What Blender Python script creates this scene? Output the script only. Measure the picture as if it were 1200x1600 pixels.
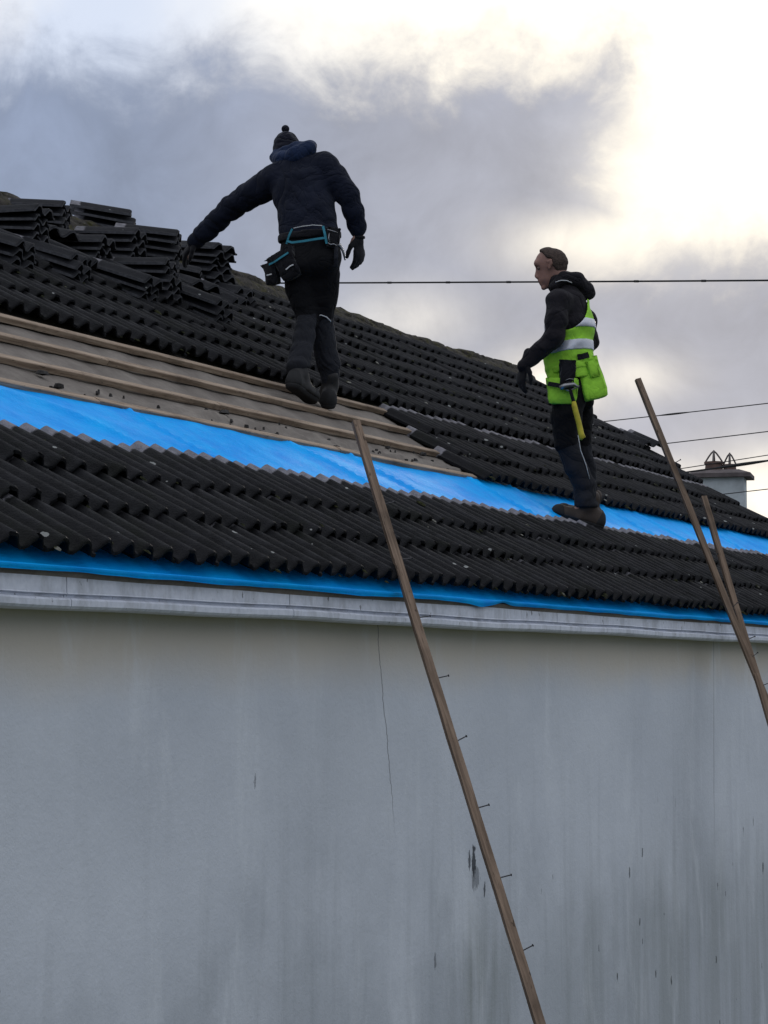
import bpy, math, random
import numpy as np
from math import sin, cos, radians, pi, atan2, sqrt
from mathutils import Vector, Matrix, Euler

random.seed(7)
rng = np.random.RandomState(11)
scene = bpy.context.scene
col = scene.collection
for o in list(bpy.data.objects):
    bpy.data.objects.remove(o)

# ------------------------------------------------------------------ camera
CAMZ = 2.35
cam_d = bpy.data.cameras.new('camera')
cam = bpy.data.objects.new('camera', cam_d)
col.objects.link(cam)
cam.location = (0, 0, CAMZ)
cam.rotation_euler = (radians(90 + 4.2), 0, radians(25.58 - 90))
cam_d.sensor_fit = 'VERTICAL'
cam_d.sensor_height = 36
cam_d.lens = 3500 / 1600 * 36
cam_d.clip_end = 3000
scene.camera = cam

# ------------------------------------------------------------------ world
SUN_AZ, SUN_EL = 17.6, 13.0          # degrees, azimuth from +X towards +Y
world = bpy.data.worlds.new('World')
scene.world = world
world.use_nodes = True
wn = world.node_tree
wn.nodes.clear()


class NG:
    """tiny node-graph helper"""
    def __init__(s, tree):
        s.t = tree

    def n(s, typ, **kw):
        nd = s.t.nodes.new(typ)
        for k, v in kw.items():
            setattr(nd, k, v)
        return nd

    def put(s, sock, v):
        if isinstance(v, bpy.types.NodeSocket):
            s.t.links.new(v, sock)
        elif v is not None:
            sock.default_value = v

    def m(s, op, a, b=None, c=None, clamp=False):
        nd = s.n('ShaderNodeMath', operation=op, use_clamp=clamp)
        s.put(nd.inputs[0], a)
        if b is not None:
            s.put(nd.inputs[1], b)
        if c is not None:
            s.put(nd.inputs[2], c)
        return nd.outputs[0]

    def ss(s, v, lo, hi, a=0.0, b=1.0):
        nd = s.n('ShaderNodeMapRange', interpolation_type='SMOOTHSTEP')
        for i, q in enumerate((v, lo, hi, a, b)):
            s.put(nd.inputs[i], q)
        return nd.outputs[0]

    def lin(s, v, lo, hi, a=0.0, b=1.0):
        nd = s.n('ShaderNodeMapRange')
        for i, q in enumerate((v, lo, hi, a, b)):
            s.put(nd.inputs[i], q)
        return nd.outputs[0]

    def mix(s, f, a, b, mode='MIX'):
        nd = s.n('ShaderNodeMix', data_type='RGBA', blend_type=mode)
        s.put(nd.inputs[0], f)
        for i, q in ((6, a), (7, b)):
            if not isinstance(q, bpy.types.NodeSocket):
                q = (q[0], q[1], q[2], 1)
            s.put(nd.inputs[i], q)
        return nd.outputs[2]

    def noise(s, vec, scale, detail=3, rough=.55, dist=0.0):
        nd = s.n('ShaderNodeTexNoise')
        s.put(nd.inputs['Vector'], vec)
        nd.inputs['Scale'].default_value = scale
        nd.inputs['Detail'].default_value = detail
        nd.inputs['Roughness'].default_value = rough
        nd.inputs['Distortion'].default_value = dist
        return nd.outputs[0]

    def scale(s, vec, sc):
        nd = s.n('ShaderNodeMapping')
        s.put(nd.inputs[0], vec)
        nd.inputs['Scale'].default_value = sc
        return nd.outputs[0]

    def sep(s, vec):
        nd = s.n('ShaderNodeSeparateXYZ')
        s.put(nd.inputs[0], vec)
        return nd.outputs

    def comb(s, x, y, z):
        nd = s.n('ShaderNodeCombineXYZ')
        for i, q in enumerate((x, y, z)):
            s.put(nd.inputs[i], q)
        return nd.outputs[0]


g = NG(wn)
tc = g.n('ShaderNodeTexCoord').outputs['Generated']
dx, dy, dz = g.sep(tc)
DEG = 180 / pi
az = g.m('MULTIPLY', g.m('ARCTAN2', dy, dx), DEG)
el = g.m('MULTIPLY', g.m('ARCSINE', dz), DEG)
nbig = g.noise(tc, 7, 4, .55)
nmid = g.noise(tc, 22, 6, .6, .4)
nfine = g.noise(g.scale(tc, (1, 1, 1.5)), 46, 7, .62, .2)
pert = g.m('ADD', g.m('MULTIPLY', g.m('SUBTRACT', nmid, .5), 7.5),
           g.m('MULTIPLY', g.m('SUBTRACT', nfine, .5), 2.9))
# the grey bank: below 16 degrees, thinning in front of the sun
top = g.m('SUBTRACT', 15.9, el)
side = g.m('MAXIMUM', g.m('SUBTRACT', az, 19.2), g.m('SUBTRACT', 11.5, el))
fld = g.m('ADD', g.m('MINIMUM', top, side), g.m('MULTIPLY', pert, .62))
bank = g.ss(fld, -1.2, 1.9)


def blob(a0, e0, sa, se):
    u = g.m('DIVIDE', g.m('SUBTRACT', az, a0), sa)
    v = g.m('DIVIDE', g.m('SUBTRACT', el, e0), se)
    r2 = g.m('ADD', g.m('MULTIPLY', u, u), g.m('MULTIPLY', v, v))
    return g.m('EXPONENT', g.m('MULTIPLY', r2, -1.0))


# thin places in the bank where the low sun burns through
thin = None
for b in ((20.3, 11.0, 2.0, .8, .7), (21.3, 7.4, 1.4, .8, .95), (19.2, 7.6, 1.3, .6, .45),
          (25.2, 9.1, 1.6, .8, .45), (15.6, 4.6, 2.2, 1.1, 1.0), (17.6, 12.6, 2.4, 1.7, .7), (18.0, 5.0, 2.2, .6, .5)):
    q = g.m('MULTIPLY', blob(*b[:4]), b[4])
    thin = q if thin is None else g.m('MAXIMUM', thin, q)
thin = g.m('MULTIPLY', thin, g.lin(nmid, .3, .7, .65, 1.25))
bank = g.m('MULTIPLY', bank, g.m('SUBTRACT', 1.0, thin), clamp=True)
# colour of the bank: bluer and darker away from the sun
sv = Vector((cos(radians(SUN_EL)) * cos(radians(SUN_AZ)), cos(radians(SUN_EL)) * sin(radians(SUN_AZ)), sin(radians(SUN_EL))))
dot = g.n('ShaderNodeVectorMath', operation='DOT_PRODUCT')
g.put(dot.inputs[0], tc)
dot.inputs[1].default_value = sv
near = g.ss(dot.outputs['Value'], .966, .9995)
shade = g.lin(g.m('ADD', g.m('MULTIPLY', nbig, .5), g.m('MULTIPLY', nmid, .5)), .36, .64, .80, 1.16)
grey = g.mix(near, (.285, .350, .500), (.375, .40, .485))
greyv = g.n('ShaderNodeVectorMath', operation='SCALE')
g.put(greyv.inputs[0], grey)
g.put(greyv.inputs['Scale'], shade)
# bright upper cloud deck: white, with soft structure
hi = g.ss(g.m('ADD', nbig, g.m('MULTIPLY', g.m('SUBTRACT', nmid, .5), .5)), .35, .65)
deck = g.mix(hi, (.72, .80, .96), (1.0, 1.01, 1.04))
deck = g.mix(near, deck, (1.35, 1.25, 1.06))
cloud = g.mix(bank, deck, greyv.outputs[0])
bg_cloud = g.n('ShaderNodeBackground')
g.put(bg_cloud.inputs[0], cloud)
bg_cloud.inputs[1].default_value = 1.0
sky = g.n('ShaderNodeTexSky', sky_type='NISHITA')
sky.sun_disc = False
sky.sun_elevation = radians(SUN_EL)
sky.sun_rotation = radians(90 - SUN_AZ)
bg_sky = g.n('ShaderNodeBackground')
g.put(bg_sky.inputs[0], sky.outputs[0])
bg_sky.inputs[1].default_value = .05
mx = g.n('ShaderNodeMixShader')
mx.inputs[0].default_value = .95
g.put(mx.inputs[1], bg_sky.outputs[0])
g.put(mx.inputs[2], bg_cloud.outputs[0])
wo = g.n('ShaderNodeOutputWorld')
g.put(wo.inputs[0], mx.outputs[0])

# ------------------------------------------------------------------ sun
sun_d = bpy.data.lights.new('sun', 'SUN')
sun_d.energy = .7
sun_d.angle = radians(10)
sun_d.color = (1.0, .90, .78)
sun = bpy.data.objects.new('sun', sun_d)
col.objects.link(sun)
sun.rotation_euler = (-sv).to_track_quat('-Z', 'Y').to_euler()
sun.location = (30, 10, 20)

vs = scene.view_settings
vs.view_transform = 'Standard'
vs.look = 'None'
vs.exposure = 0
vs.gamma = 1
vs.use_curve_mapping = False

# ------------------------------------------------------------------ helpers
def tag(o, label=None, cat=None, group=None, kind=None):
    if label: o['label'] = label
    if cat: o['category'] = cat
    if group: o['group'] = group
    if kind: o['kind'] = kind
    return o


def link(name, me, parent=None, mat=None, loc=None, rot=None):
    o = bpy.data.objects.new(name, me)
    col.objects.link(o)
    if mat is not None and me is not None and not me.materials:
        me.materials.append(mat)
    if parent is not None:
        o.parent = parent
    if loc is not None: o.location = loc
    if rot is not None: o.rotation_euler = rot
    return o


def empty(name, loc=(0, 0, 0), rz=0):
    o = bpy.data.objects.new(name, None)
    col.objects.link(o)
    o.location = loc
    o.rotation_euler = (0, 0, rz)
    o.empty_display_size = .2
    return o


def mesh(name, v, f, smooth=False):
    me = bpy.data.meshes.new(name)
    me.from_pydata([tuple(map(float, q)) for q in v], [], [tuple(map(int, q)) for q in f])
    me.validate()
    me.update()
    if smooth:
        me.polygons.foreach_set('use_smooth', [True] * len(me.polygons))
    return me


class MB:
    """collects shapes for one mesh"""
    def __init__(s):
        s.v, s.f = [], []

    def add(s, v, f):
        b = len(s.v)
        s.v += [tuple(q) for q in v]
        s.f += [tuple(i + b for i in q) for q in f]
        return s

    def box(s, x0, x1, y0, y1, z0, z1):
        v = [(x, y, z) for x in (x0, x1) for y in (y0, y1) for z in (z0, z1)]
        return s.add(v, [(0, 1, 3, 2), (4, 6, 7, 5), (0, 4, 5, 1), (2, 3, 7, 6), (0, 2, 6, 4), (1, 5, 7, 3)])

    def tube(s, pts, rad, n=8, cap=True):
        pts = [Vector(p) for p in pts]
        if not isinstance(rad, (list, tuple)): rad = [rad] * len(pts)
        v, f = [], []
        prev = None
        for i, p in enumerate(pts):
            t = (pts[min(i + 1, len(pts) - 1)] - pts[max(i - 1, 0)]).normalized()
            if prev is None:
                a = Vector((0, 0, 1)) if abs(t.z) < .9 else Vector((1, 0, 0))
                u = t.cross(a).normalized()
            else:
                u = (prev - t * prev.dot(t)).normalized()
            prev = u
            w = t.cross(u)
            for k in range(n):
                a = 2 * pi * k / n
                v.append(p + (u * cos(a) + w * sin(a)) * rad[i])
        for i in range(len(pts) - 1):
            for k in range(n):
                k2 = (k + 1) % n
                f.append((i * n + k, i * n + k2, (i + 1) * n + k2, (i + 1) * n + k))
        if cap:
            f.append(tuple(range(n - 1, -1, -1)))
            f.append(tuple(range((len(pts) - 1) * n, len(pts) * n)))
        return s.add(v, f)

    def me(s, name, smooth=False):
        return mesh(name, s.v, s.f, smooth)


def fbm(x, y, seed=0, oct=4):
    """cheap smooth pseudo-noise from sines, about -1..1"""
    r = np.random.RandomState(seed)
    out = 0
    amp = 1.0
    fr = 1.0
    for o in range(oct):
        a, b, c, d = r.uniform(0, 6.28, 4)
        k1, k2 = r.uniform(.7, 1.3, 2)
        th_ = r.uniform(0, 6.28)
        u = x * cos(th_) + y * sin(th_)
        w = -x * sin(th_) + y * cos(th_)
        out = out + amp * (np.sin(fr * u * k1 + a + 1.3 * np.sin(fr * w * .8 + b)) * np.sin(fr * w * k2 + c + 1.1 * np.sin(fr * u * .7 + d)))
        amp *= .5
        fr *= 2.1
    return out / 1.6


# ------------------------------------------------------------------ materials
def newmat(name):
    m = bpy.data.materials.new(name)
    m.use_nodes = True
    nt = m.node_tree
    nt.nodes.clear()
    gg = NG(nt)
    bs = gg.n('ShaderNodeBsdfPrincipled')
    out = gg.n('ShaderNodeOutputMaterial')
    nt.links.new(bs.outputs[0], out.inputs[0])
    return m, gg, bs


def bump(gg, bs, h, strength=.3, dist=.01):
    b = gg.n('ShaderNodeBump')
    b.inputs['Strength'].default_value = strength
    b.inputs['Distance'].default_value = dist
    gg.put(b.inputs['Height'], h)
    gg.put(bs.inputs['Normal'], b.outputs[0])


def simple(name, c, rough=.7, var=.25, nscale=20, bstr=.2, bscale=60, spec=.3, sheen=0, metallic=0, coat=0):
    m, gg, bs = newmat(name)
    P = gg.n('ShaderNodeTexCoord').outputs['Object']
    n1 = gg.noise(P, nscale, 4, .6)
    c0 = tuple(q * (1 - var) for q in c)
    c1 = tuple(min(1, q * (1 + var)) for q in c)
    gg.put(bs.inputs['Base Color'], gg.mix(gg.lin(n1, .3, .7), c0, c1))
    bs.inputs['Roughness'].default_value = rough
    bs.inputs['Specular IOR Level'].default_value = spec
    bs.inputs['Metallic'].default_value = metallic
    if sheen:
        bs.inputs['Sheen Weight'].default_value = sheen
        bs.inputs['Sheen Roughness'].default_value = .6
    if coat:
        bs.inputs['Coat Weight'].default_value = coat
    if bstr:
        bump(gg, bs, gg.noise(P, bscale, 4, .6), bstr, .004)
    return m


def mat_tile(name, loose=False):
    m, gg, bs = newmat(name)
    geo = gg.n('ShaderNodeNewGeometry').outputs['Position']
    ob = gg.n('ShaderNodeTexCoord').outputs['Object']
    rnd = gg.n('ShaderNodeObjectInfo').outputs['Random']
    n1 = gg.noise(geo, 3.0, 5, .65)
    n2 = gg.noise(geo, 28, 5, .7)
    n0 = gg.noise(geo, 9.0, 4, .7)
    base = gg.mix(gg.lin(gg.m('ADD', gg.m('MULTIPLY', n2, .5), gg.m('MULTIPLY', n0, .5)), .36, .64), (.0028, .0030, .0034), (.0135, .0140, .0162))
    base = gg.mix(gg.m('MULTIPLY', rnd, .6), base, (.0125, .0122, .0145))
    moss = gg.ss(gg.m('ADD', n1, gg.m('MULTIPLY', gg.m('SUBTRACT', n2, .5), .5)), .50, .72)
    base = gg.mix(gg.m('MULTIPLY', moss, .55 if not loose else .25), base, (.0055, .0068, .0036))
    if loose:
        base = gg.mix(.35, base, (.030, .031, .037))
    # unweathered head of the tile, normally covered by the course above
    at = gg.n('ShaderNodeAttribute', attribute_name='along')
    yy = at.outputs['Fac']
    edge = gg.m('ADD', yy, gg.m('MULTIPLY', gg.m('SUBTRACT', n2, .5), .03))
    head = gg.ss(edge, .318, .332)
    base = gg.mix(head, base, gg.mix(gg.lin(n2, .3, .7), (.12, .118, .13), (.26, .25, .275)))
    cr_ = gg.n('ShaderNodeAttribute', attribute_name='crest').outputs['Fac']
    worn_highlight = gg.m('MULTIPLY', gg.m('POWER', cr_, 5.0), gg.ss(n0, .42, .66))  # worn crests, with the crest highlights also put into the colour
    base = gg.mix(gg.m('MULTIPLY', worn_highlight, .35), base, (.045, .045, .050))
    # lichen flecks
    v = gg.n('ShaderNodeTexVoronoi')
    gg.put(v.inputs['Vector'], gg.scale(geo, (1, .8, 1)))
    v.inputs['Scale'].default_value = 17
    v.inputs['Randomness'].default_value = 1
    rr = gg.sep(v.outputs['Color'])
    spot = gg.m('LESS_THAN', gg.m('ADD', v.outputs['Distance'], gg.m('MULTIPLY', gg.m('SUBTRACT', n2, .5), .35)), gg.m('MULTIPLY', gg.m('POWER', rr[0], 3.0), .20))
    keep = gg.m('GREATER_THAN', rr[1], .66)
    base = gg.mix(gg.m('MULTIPLY', gg.m('MULTIPLY', spot, keep), .75), base, (.30, .31, .30))
    gg.put(bs.inputs['Base Color'], base)
    bs.inputs['Roughness'].default_value = .70
    bs.inputs['Specular IOR Level'].default_value = .09
    bump(gg, bs, gg.m('ADD', n2, gg.noise(geo, 120, 3, .6)), .7, .006)
    return m


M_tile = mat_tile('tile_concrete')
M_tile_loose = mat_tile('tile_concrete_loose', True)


def mat_wood(name, c0, c1, axis=0, dark=.5):
    m, gg, bs = newmat(name)
    P = gg.n('ShaderNodeTexCoord').outputs['Object']
    rnd = gg.n('ShaderNodeObjectInfo').outputs['Random']
    sc = [26, 26, 26]
    sc[axis] = 1.2
    grain = gg.noise(gg.scale(P, tuple(sc)), 3.0, 6, .65, .6)
    blot = gg.noise(P, 2.2, 4, .6)
    base = gg.mix(gg.lin(grain, .32, .68), c0, c1)
    base = gg.mix(gg.m('MULTIPLY', gg.ss(blot, .48, .72), dark), base, tuple(q * .35 for q in c0))
    sp = gg.noise(gg.scale(P, tuple(q * .5 + 2 for q in sc)), 9, 2, .5)
    base = gg.mix(gg.m('MULTIPLY', gg.ss(sp, .66, .72), .7), base, tuple(q * .2 for q in c0))
    gg.put(bs.inputs['Base Color'], base)
    bs.inputs['Roughness'].default_value = .8
    bs.inputs['Specular IOR Level'].default_value = .2
    bump(gg, bs, grain, .5, .004)
    return m


M_batten = mat_wood('sawn_batten', (.16, .11, .075), (.39, .305, .23), 0, .55)
M_timber = mat_wood('weathered_timber', (.095, .066, .047), (.25, .18, .13), 2, .6)
M_nail = simple('nail_steel', (.05, .05, .055), .45, .3, 40, 0, metallic=.8)


def mat_membrane():
    m, gg, bs = newmat('blue_membrane')
    P = gg.n('ShaderNodeNewGeometry').outputs['Position']
    n1 = gg.noise(P, 5, 4, .6)
    n2 = gg.noise(gg.scale(P, (1, 3, 3)), 14, 4, .6)
    base = gg.mix(gg.lin(n1, .3, .7), (.0, .285, .85), (.0, .41, .96))
    base = gg.mix(gg.m('MULTIPLY', gg.ss(n2, .58, .8), .25), base, (.02, .14, .5))
    gg.put(bs.inputs['Base Color'], base)
    bs.inputs['Roughness'].default_value = .6
    bs.inputs['Specular IOR Level'].default_value = .06
    bump(gg, bs, gg.m('ADD', n2, gg.m('MULTIPLY', gg.noise(P, 60, 3), .4)), .35, .012)
    return m


M_blue = mat_membrane()


def mat_felt():
    m, gg, bs = newmat('old_felt')
    P = gg.n('ShaderNodeNewGeometry').outputs['Position']
    n1 = gg.noise(P, 4, 5, .65)
    n2 = gg.noise(P, 45, 4, .7)
    base = gg.mix(gg.lin(n1, .3, .7), (.135, .118, .105), (.235, .21, .185))
    base = gg.mix(gg.m('MULTIPLY', gg.lin(n2, .4, .8), .4), base, (.09, .078, .068))
    gg.put(bs.inputs['Base Color'], base)
    bs.inputs['Roughness'].default_value = .95
    bs.inputs['Specular IOR Level'].default_value = .1
    bump(gg, bs, n2, .5, .006)
    return m


M_felt = mat_felt()
M_dark = simple('bitumen_debris', (.028, .026, .025), .9, .5, 30, .6, 80)


def mat_ridge():
    m, gg, bs = newmat('ridge_mossy')
    P = gg.n('ShaderNodeNewGeometry').outputs['Position']
    n1 = gg.noise(P, 9, 5, .7, .5)
    n2 = gg.noise(P, 34, 5, .7)
    base = gg.mix(gg.lin(n2, .3, .7), (.016, .0155, .0155), (.085, .076, .064))
    base = gg.mix(gg.ss(n1, .50, .62), base, gg.mix(gg.lin(n2, .35, .65), (.030, .031, .013), (.080, .072, .034)))
    base = gg.mix(gg.m('MULTIPLY', gg.ss(gg.noise(P, 55, 3, .6), .66, .72), .7), base, (.27, .26, .22))
    gg.put(bs.inputs['Base Color'], base)
    bs.inputs['Roughness'].default_value = .95
    bs.inputs['Specular IOR Level'].default_value = .1
    bump(gg, bs, gg.m('ADD', n1, n2), .9, .02)
    return m


M_ridge = mat_ridge()


def mat_wall():
    m, gg, bs = newmat('wall_render')
    P = gg.n('ShaderNodeNewGeometry').outputs['Position']
    x, y, z_ = gg.sep(P)
    z = gg.m('SUBTRACT', z_, .25)
    big = gg.noise(P, 1.1, 4, .6)
    fine = gg.noise(P, 40, 5, .65)
    base = gg.mix(gg.lin(big, .3, .7), (.505, .535, .585), (.60, .63, .68))
    # warm band near the eaves
    warm = gg.ss(gg.m('ADD', z, gg.m('MULTIPLY', gg.m('SUBTRACT', big, .5), .25)), 1.98, 2.24)
    base = gg.mix(gg.m('MULTIPLY', warm, .8), base, (.58, .515, .42))
    # vertical weather streaks
    st = gg.noise(gg.scale(P, (6, 6, .5)), 1.4, 6, .65, .5)
    lowz = gg.ss(z, 2.2, .7)
    base = gg.mix(gg.m('MULTIPLY', gg.m('MULTIPLY', gg.ss(st, .47, .78), gg.lin(lowz, 0, 1, .04, .6)), .6), base, (.27, .29, .305))
    base = gg.mix(gg.m('MULTIPLY', gg.ss(gg.m('ADD', z, gg.m('MULTIPLY', gg.m('SUBTRACT', big, .5), 1.6)), 1.35, .55), .45), base, (.30, .325, .345))
    pale = gg.noise(gg.scale(P, (3, 3, .8)), 1.1, 5, .65, .6)
    base = gg.mix(gg.m('MULTIPLY', gg.ss(pale, .52, .72), .45), base, (.68, .71, .75))
    # green algae runs low on the wall
    al = gg.noise(gg.scale(P, (4.5, 4.5, .35)), 1.3, 4, .6)
    zone = gg.m('MAXIMUM', gg.m('MULTIPLY', gg.ss(gg.m('ABSOLUTE', gg.m('SUBTRACT', x, 9.35)), .50, .05), gg.ss(z, 1.25, .75)),
                gg.m('MULTIPLY', gg.m('MULTIPLY', gg.ss(x, 9.9, 11.2), gg.ss(z, 1.45, .7)), .45))
    base = gg.mix(gg.m('MULTIPLY', gg.m('MULTIPLY', zone, gg.ss(al, .30, .66)), .62), base, (.16, .175, .145))
    # black mould flecks, drawn out downwards
    v = gg.n('ShaderNodeTexVoronoi')
    gg.put(v.inputs['Vector'], gg.scale(P, (1, 1, .33)))
    v.inputs['Scale'].default_value = 19
    cr = gg.sep(v.outputs['Color'])
    fl = gg.m('LESS_THAN', gg.m('ADD', v.outputs['Distance'], gg.m('MULTIPLY', gg.m('SUBTRACT', fine, .5), .5)), gg.m('MULTIPLY', gg.m('POWER', cr[0], 5.0), .24))
    fz = gg.m('MULTIPLY', gg.ss(x, 9.4, 10.6), gg.ss(z, 1.55, 1.0))
    base = gg.mix(gg.m('MULTIPLY', gg.m('MULTIPLY', fl, gg.m('GREATER_THAN', cr[1], .5)), gg.m('MULTIPLY', fz, .8)), base, (.05, .055, .055))
    # one dark patch where the render is stained through
    for (x0, z0, rx, rz, k) in ((9.285, 1.275, .022, .085, 1.0), (9.235, 1.285, .014, .045, .9), (9.40, 1.145, .012, .04, .9), (9.30, 1.20, .05, .06, .6),
                                (8.86, .885, .010, .05, .6), (7.26, 1.715, .008, .03, .6), (5.66, 1.15, .012, .018, .9)):
        u = gg.m('DIVIDE', gg.m('SUBTRACT', gg.m('ADD', x, gg.m('MULTIPLY', gg.m('SUBTRACT', fine, .5), .03)), x0), rx)
        w = gg.m('DIVIDE', gg.m('SUBTRACT', z, z0), rz)
        r2 = gg.m('ADD', gg.m('MULTIPLY', u, u), gg.m('MULTIPLY', w, w))
        r2 = gg.m('ADD', r2, gg.m('MULTIPLY', gg.m('SUBTRACT', gg.noise(gg.scale(P, (1, 1, .3)), 70, 3, .6), .5), 3.0))
        base = gg.mix(gg.m('MULTIPLY', gg.ss(r2, 1.0, .5), k * .9), base, (.035, .038, .045))
    # hairline cracks
    w1 = gg.m('MULTIPLY', gg.m('SUBTRACT', gg.noise(gg.comb(0.0, 0.0, z), 2.6, 5, .65), .5), .12)
    cx = gg.m('ADD', gg.m('ADD', gg.lin(z, 2.25, 1.4, 8.29, 8.475), w1), 0.0)
    c1 = gg.m('MULTIPLY', gg.ss(gg.m('ABSOLUTE', gg.m('SUBTRACT', x, cx)), .0048, .0018), gg.ss(z, 1.35, 1.75))
    cx2 = gg.m('ADD', 12.89, gg.m('MULTIPLY', gg.m('SUBTRACT', gg.noise(gg.comb(0.0, 5.0, z), 2.0, 4, .6), .5), .04))
    c2 = gg.m('MULTIPLY', gg.ss(gg.m('ABSOLUTE', gg.m('SUBTRACT', x, cx2)), .008, .003), gg.ss(z, 1.0, 1.5))
    base = gg.mix(gg.m('MULTIPLY', gg.m('MAXIMUM', c1, gg.m('MULTIPLY', c2, .6)), .75), base, (.10, .10, .105))
    gg.put(bs.inputs['Base Color'], base)
    bs.inputs['Roughness'].default_value = .92
    bs.inputs['Specular IOR Level'].default_value = .15
    grit = gg.noise(P, 130, 3, .6)
    bump(gg, bs, gg.m('ADD', gg.m('ADD', gg.m('MULTIPLY', fine, .6), gg.noise(P, 9, 4, .6)), gg.m('MULTIPLY', grit, .25)), .32, .012)
    return m


M_wall = mat_wall()


def mat_fascia():
    m, gg, bs = newmat('fascia_paint')
    P = gg.n('ShaderNodeNewGeometry').outputs['Position']
    n1 = gg.noise(gg.scale(P, (5, 5, 2.2)), 2.2, 5, .65)
    n2 = gg.noise(P, 38, 4, .65)
    base = gg.mix(gg.lin(n2, .3, .7), (.50, .53, .60), (.62, .645, .71))
    base = gg.mix(gg.m('MULTIPLY', gg.ss(n1, .44, .68), .55), base, (.29, .30, .32))
    base = gg.mix(gg.m('MULTIPLY', gg.ss(gg.noise(gg.scale(P, (1, 1, .6)), 30, 3, .6), .68, .73), .8), base, (.06, .06, .06))
    gg.put(bs.inputs['Base Color'], base)
    bs.inputs['Roughness'].default_value = .45
    bs.inputs['Specular IOR Level'].default_value = .4
    bump(gg, bs, n2, .15, .004)
    return m


M_fascia = mat_fascia()


def mat_ground():
    m, gg, bs = newmat('ground_grass')
    P = gg.n('ShaderNodeNewGeometry').outputs['Position']
    n1 = gg.noise(P, .4, 5, .6)
    n2 = gg.noise(P, 12, 5, .7)
    base = gg.mix(gg.lin(n2, .3, .7), (.035, .06, .02), (.09, .11, .045))
    base = gg.mix(gg.m('MULTIPLY', gg.ss(n1, .45, .65), .7), base, (.14, .125, .10))
    gg.put(bs.inputs['Base Color'], base)
    bs.inputs['Roughness'].default_value = .95
    bump(gg, bs, n2, .6, .05)
    return m


M_ground = mat_ground()

# ------------------------------------------------------------------ setting
gm = MB()
N = 40
gv, gf = [], []
for i in range(N + 1):
    for j in range(N + 1):
        x = ((i / N) * 2 - 1)
        y = ((j / N) * 2 - 1)
        gv.append((600 * x * abs(x), 600 * y * abs(y), 0))
for i in range(N):
    for j in range(N):
        a = i * (N + 1) + j
        gf.append((a, a + N + 1, a + N + 2, a + 1))
ground = link('ground', mesh('ground', gv, gf), None, M_ground)
tag(ground, kind='structure')

# ------------------------------------------------------------------ house
TH = radians(32)
EY, EZ = 3.858, CAMZ + .376         # the eaves line of the tiling
XA, XB = 2.6, 18.88                  # gable ends
RS = 4.52                           # slope length to the ridge


def rp(x, s, h=0.0):
    return Vector((x, EY + s * cos(TH) - h * sin(TH), EZ + s * sin(TH) + h * cos(TH)))


RY, RZ = EY + RS * cos(TH), EZ + RS * sin(TH)
house = empty('house', (11, 4, 0))
tag(house, 'long low cottage with stained pale rendered wall and half-stripped dark tiled roof', 'house')
HO = Vector((-11, -4, 0))           # child offset so that child meshes use world coordinates


def hchild(name, me, mat, parent=None):
    o = link(name, me, parent or house, mat)
    if parent is None:
        o.location = HO
    return o


WY = 4.0
BY = 2 * RY - WY
ev = EZ - .20
wall = MB()
wx0, wx1 = XA + .12, XB - .12
apex = RZ - .16
nx = 60
vv, ff = [], []
# front wall as a fine sheet with slight unevenness
nz = 24
for i in range(nx * 2 + 1):
    for j in range(nz + 1):
        x = wx0 + (wx1 - wx0) * i / (nx * 2)
        z = (ev + .06) * j / nz
        y = WY + .006 * float(fbm(np.float64(x * 1.3), np.float64(z * 1.7), 3, 3))
        if i in (0, nx * 2) : y = WY
        vv.append((x, y, z))
for i in range(nx * 2):
    for j in range(nz):
        a = i * (nz + 1) + j
        ff.append((a, a + nz + 1, a + nz + 2, a + 1))
wall.add(vv, ff)
for x, flip in ((wx0, 0), (wx1, 1)):
    poly = [(x, WY, 0), (x, WY, ev + .06), (x, RY, apex), (x, BY, ev + .06), (x, BY, 0)]
    wall.add(poly, [tuple(range(5)) if flip == 0 else tuple(range(4, -1, -1))])
wall.add([(wx0, BY, 0), (wx1, BY, 0), (wx1, BY, ev + .06), (wx0, BY, ev + .06)], [(0, 3, 2, 1)])
hchild('wall', wall.me('wall', False), M_wall)

# fascia board + gutter profile, built in lengths with open joints
prof = [(3.900, .340), (3.884, .338), (3.880, .322), (3.878, .262), (3.876, .258), (3.890, .255), (3.890, .248),
        (3.866, .244), (3.860, .238), (3.860, .220), (3.866, .212), (3.880, .209), (3.960, .209), (4.004, .212), (4.004, .335)]
fascia = hchild('fascia', MB().box(XA + .02, XB - .02, 3.915, 3.995, CAMZ + .216, CAMZ + .318).me('fascia_core'), M_fascia)
joints = [XA, 5.826, 7.30, 10.02, 13.0, 16.0, XB]
for a, b in zip(joints[:-1], joints[1:]):
    n = len(prof)
    v, f = [], []
    segs = 14
    for i in range(segs + 1):
        x = a + .0025 + (b - a - .005) * i / segs
        w = .0025 * sin(x * 1.9) + .0015 * sin(x * 5.3)
        for (py, pz) in prof:
            v.append((x, py + w * .5, CAMZ + pz + w))
    for i in range(segs):
        for k in range(n):
            k2 = (k + 1) % n
            f.append((i * n + k, (i + 1) * n + k, (i + 1) * n + k2, i * n + k2))
    f.append(tuple(range(n)))
    f.append(tuple(range((segs + 1) * n - 1, segs * n - 1, -1)))
    o = link('fascia_length', mesh('fascia_length', v, f), fascia, M_fascia)

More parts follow.
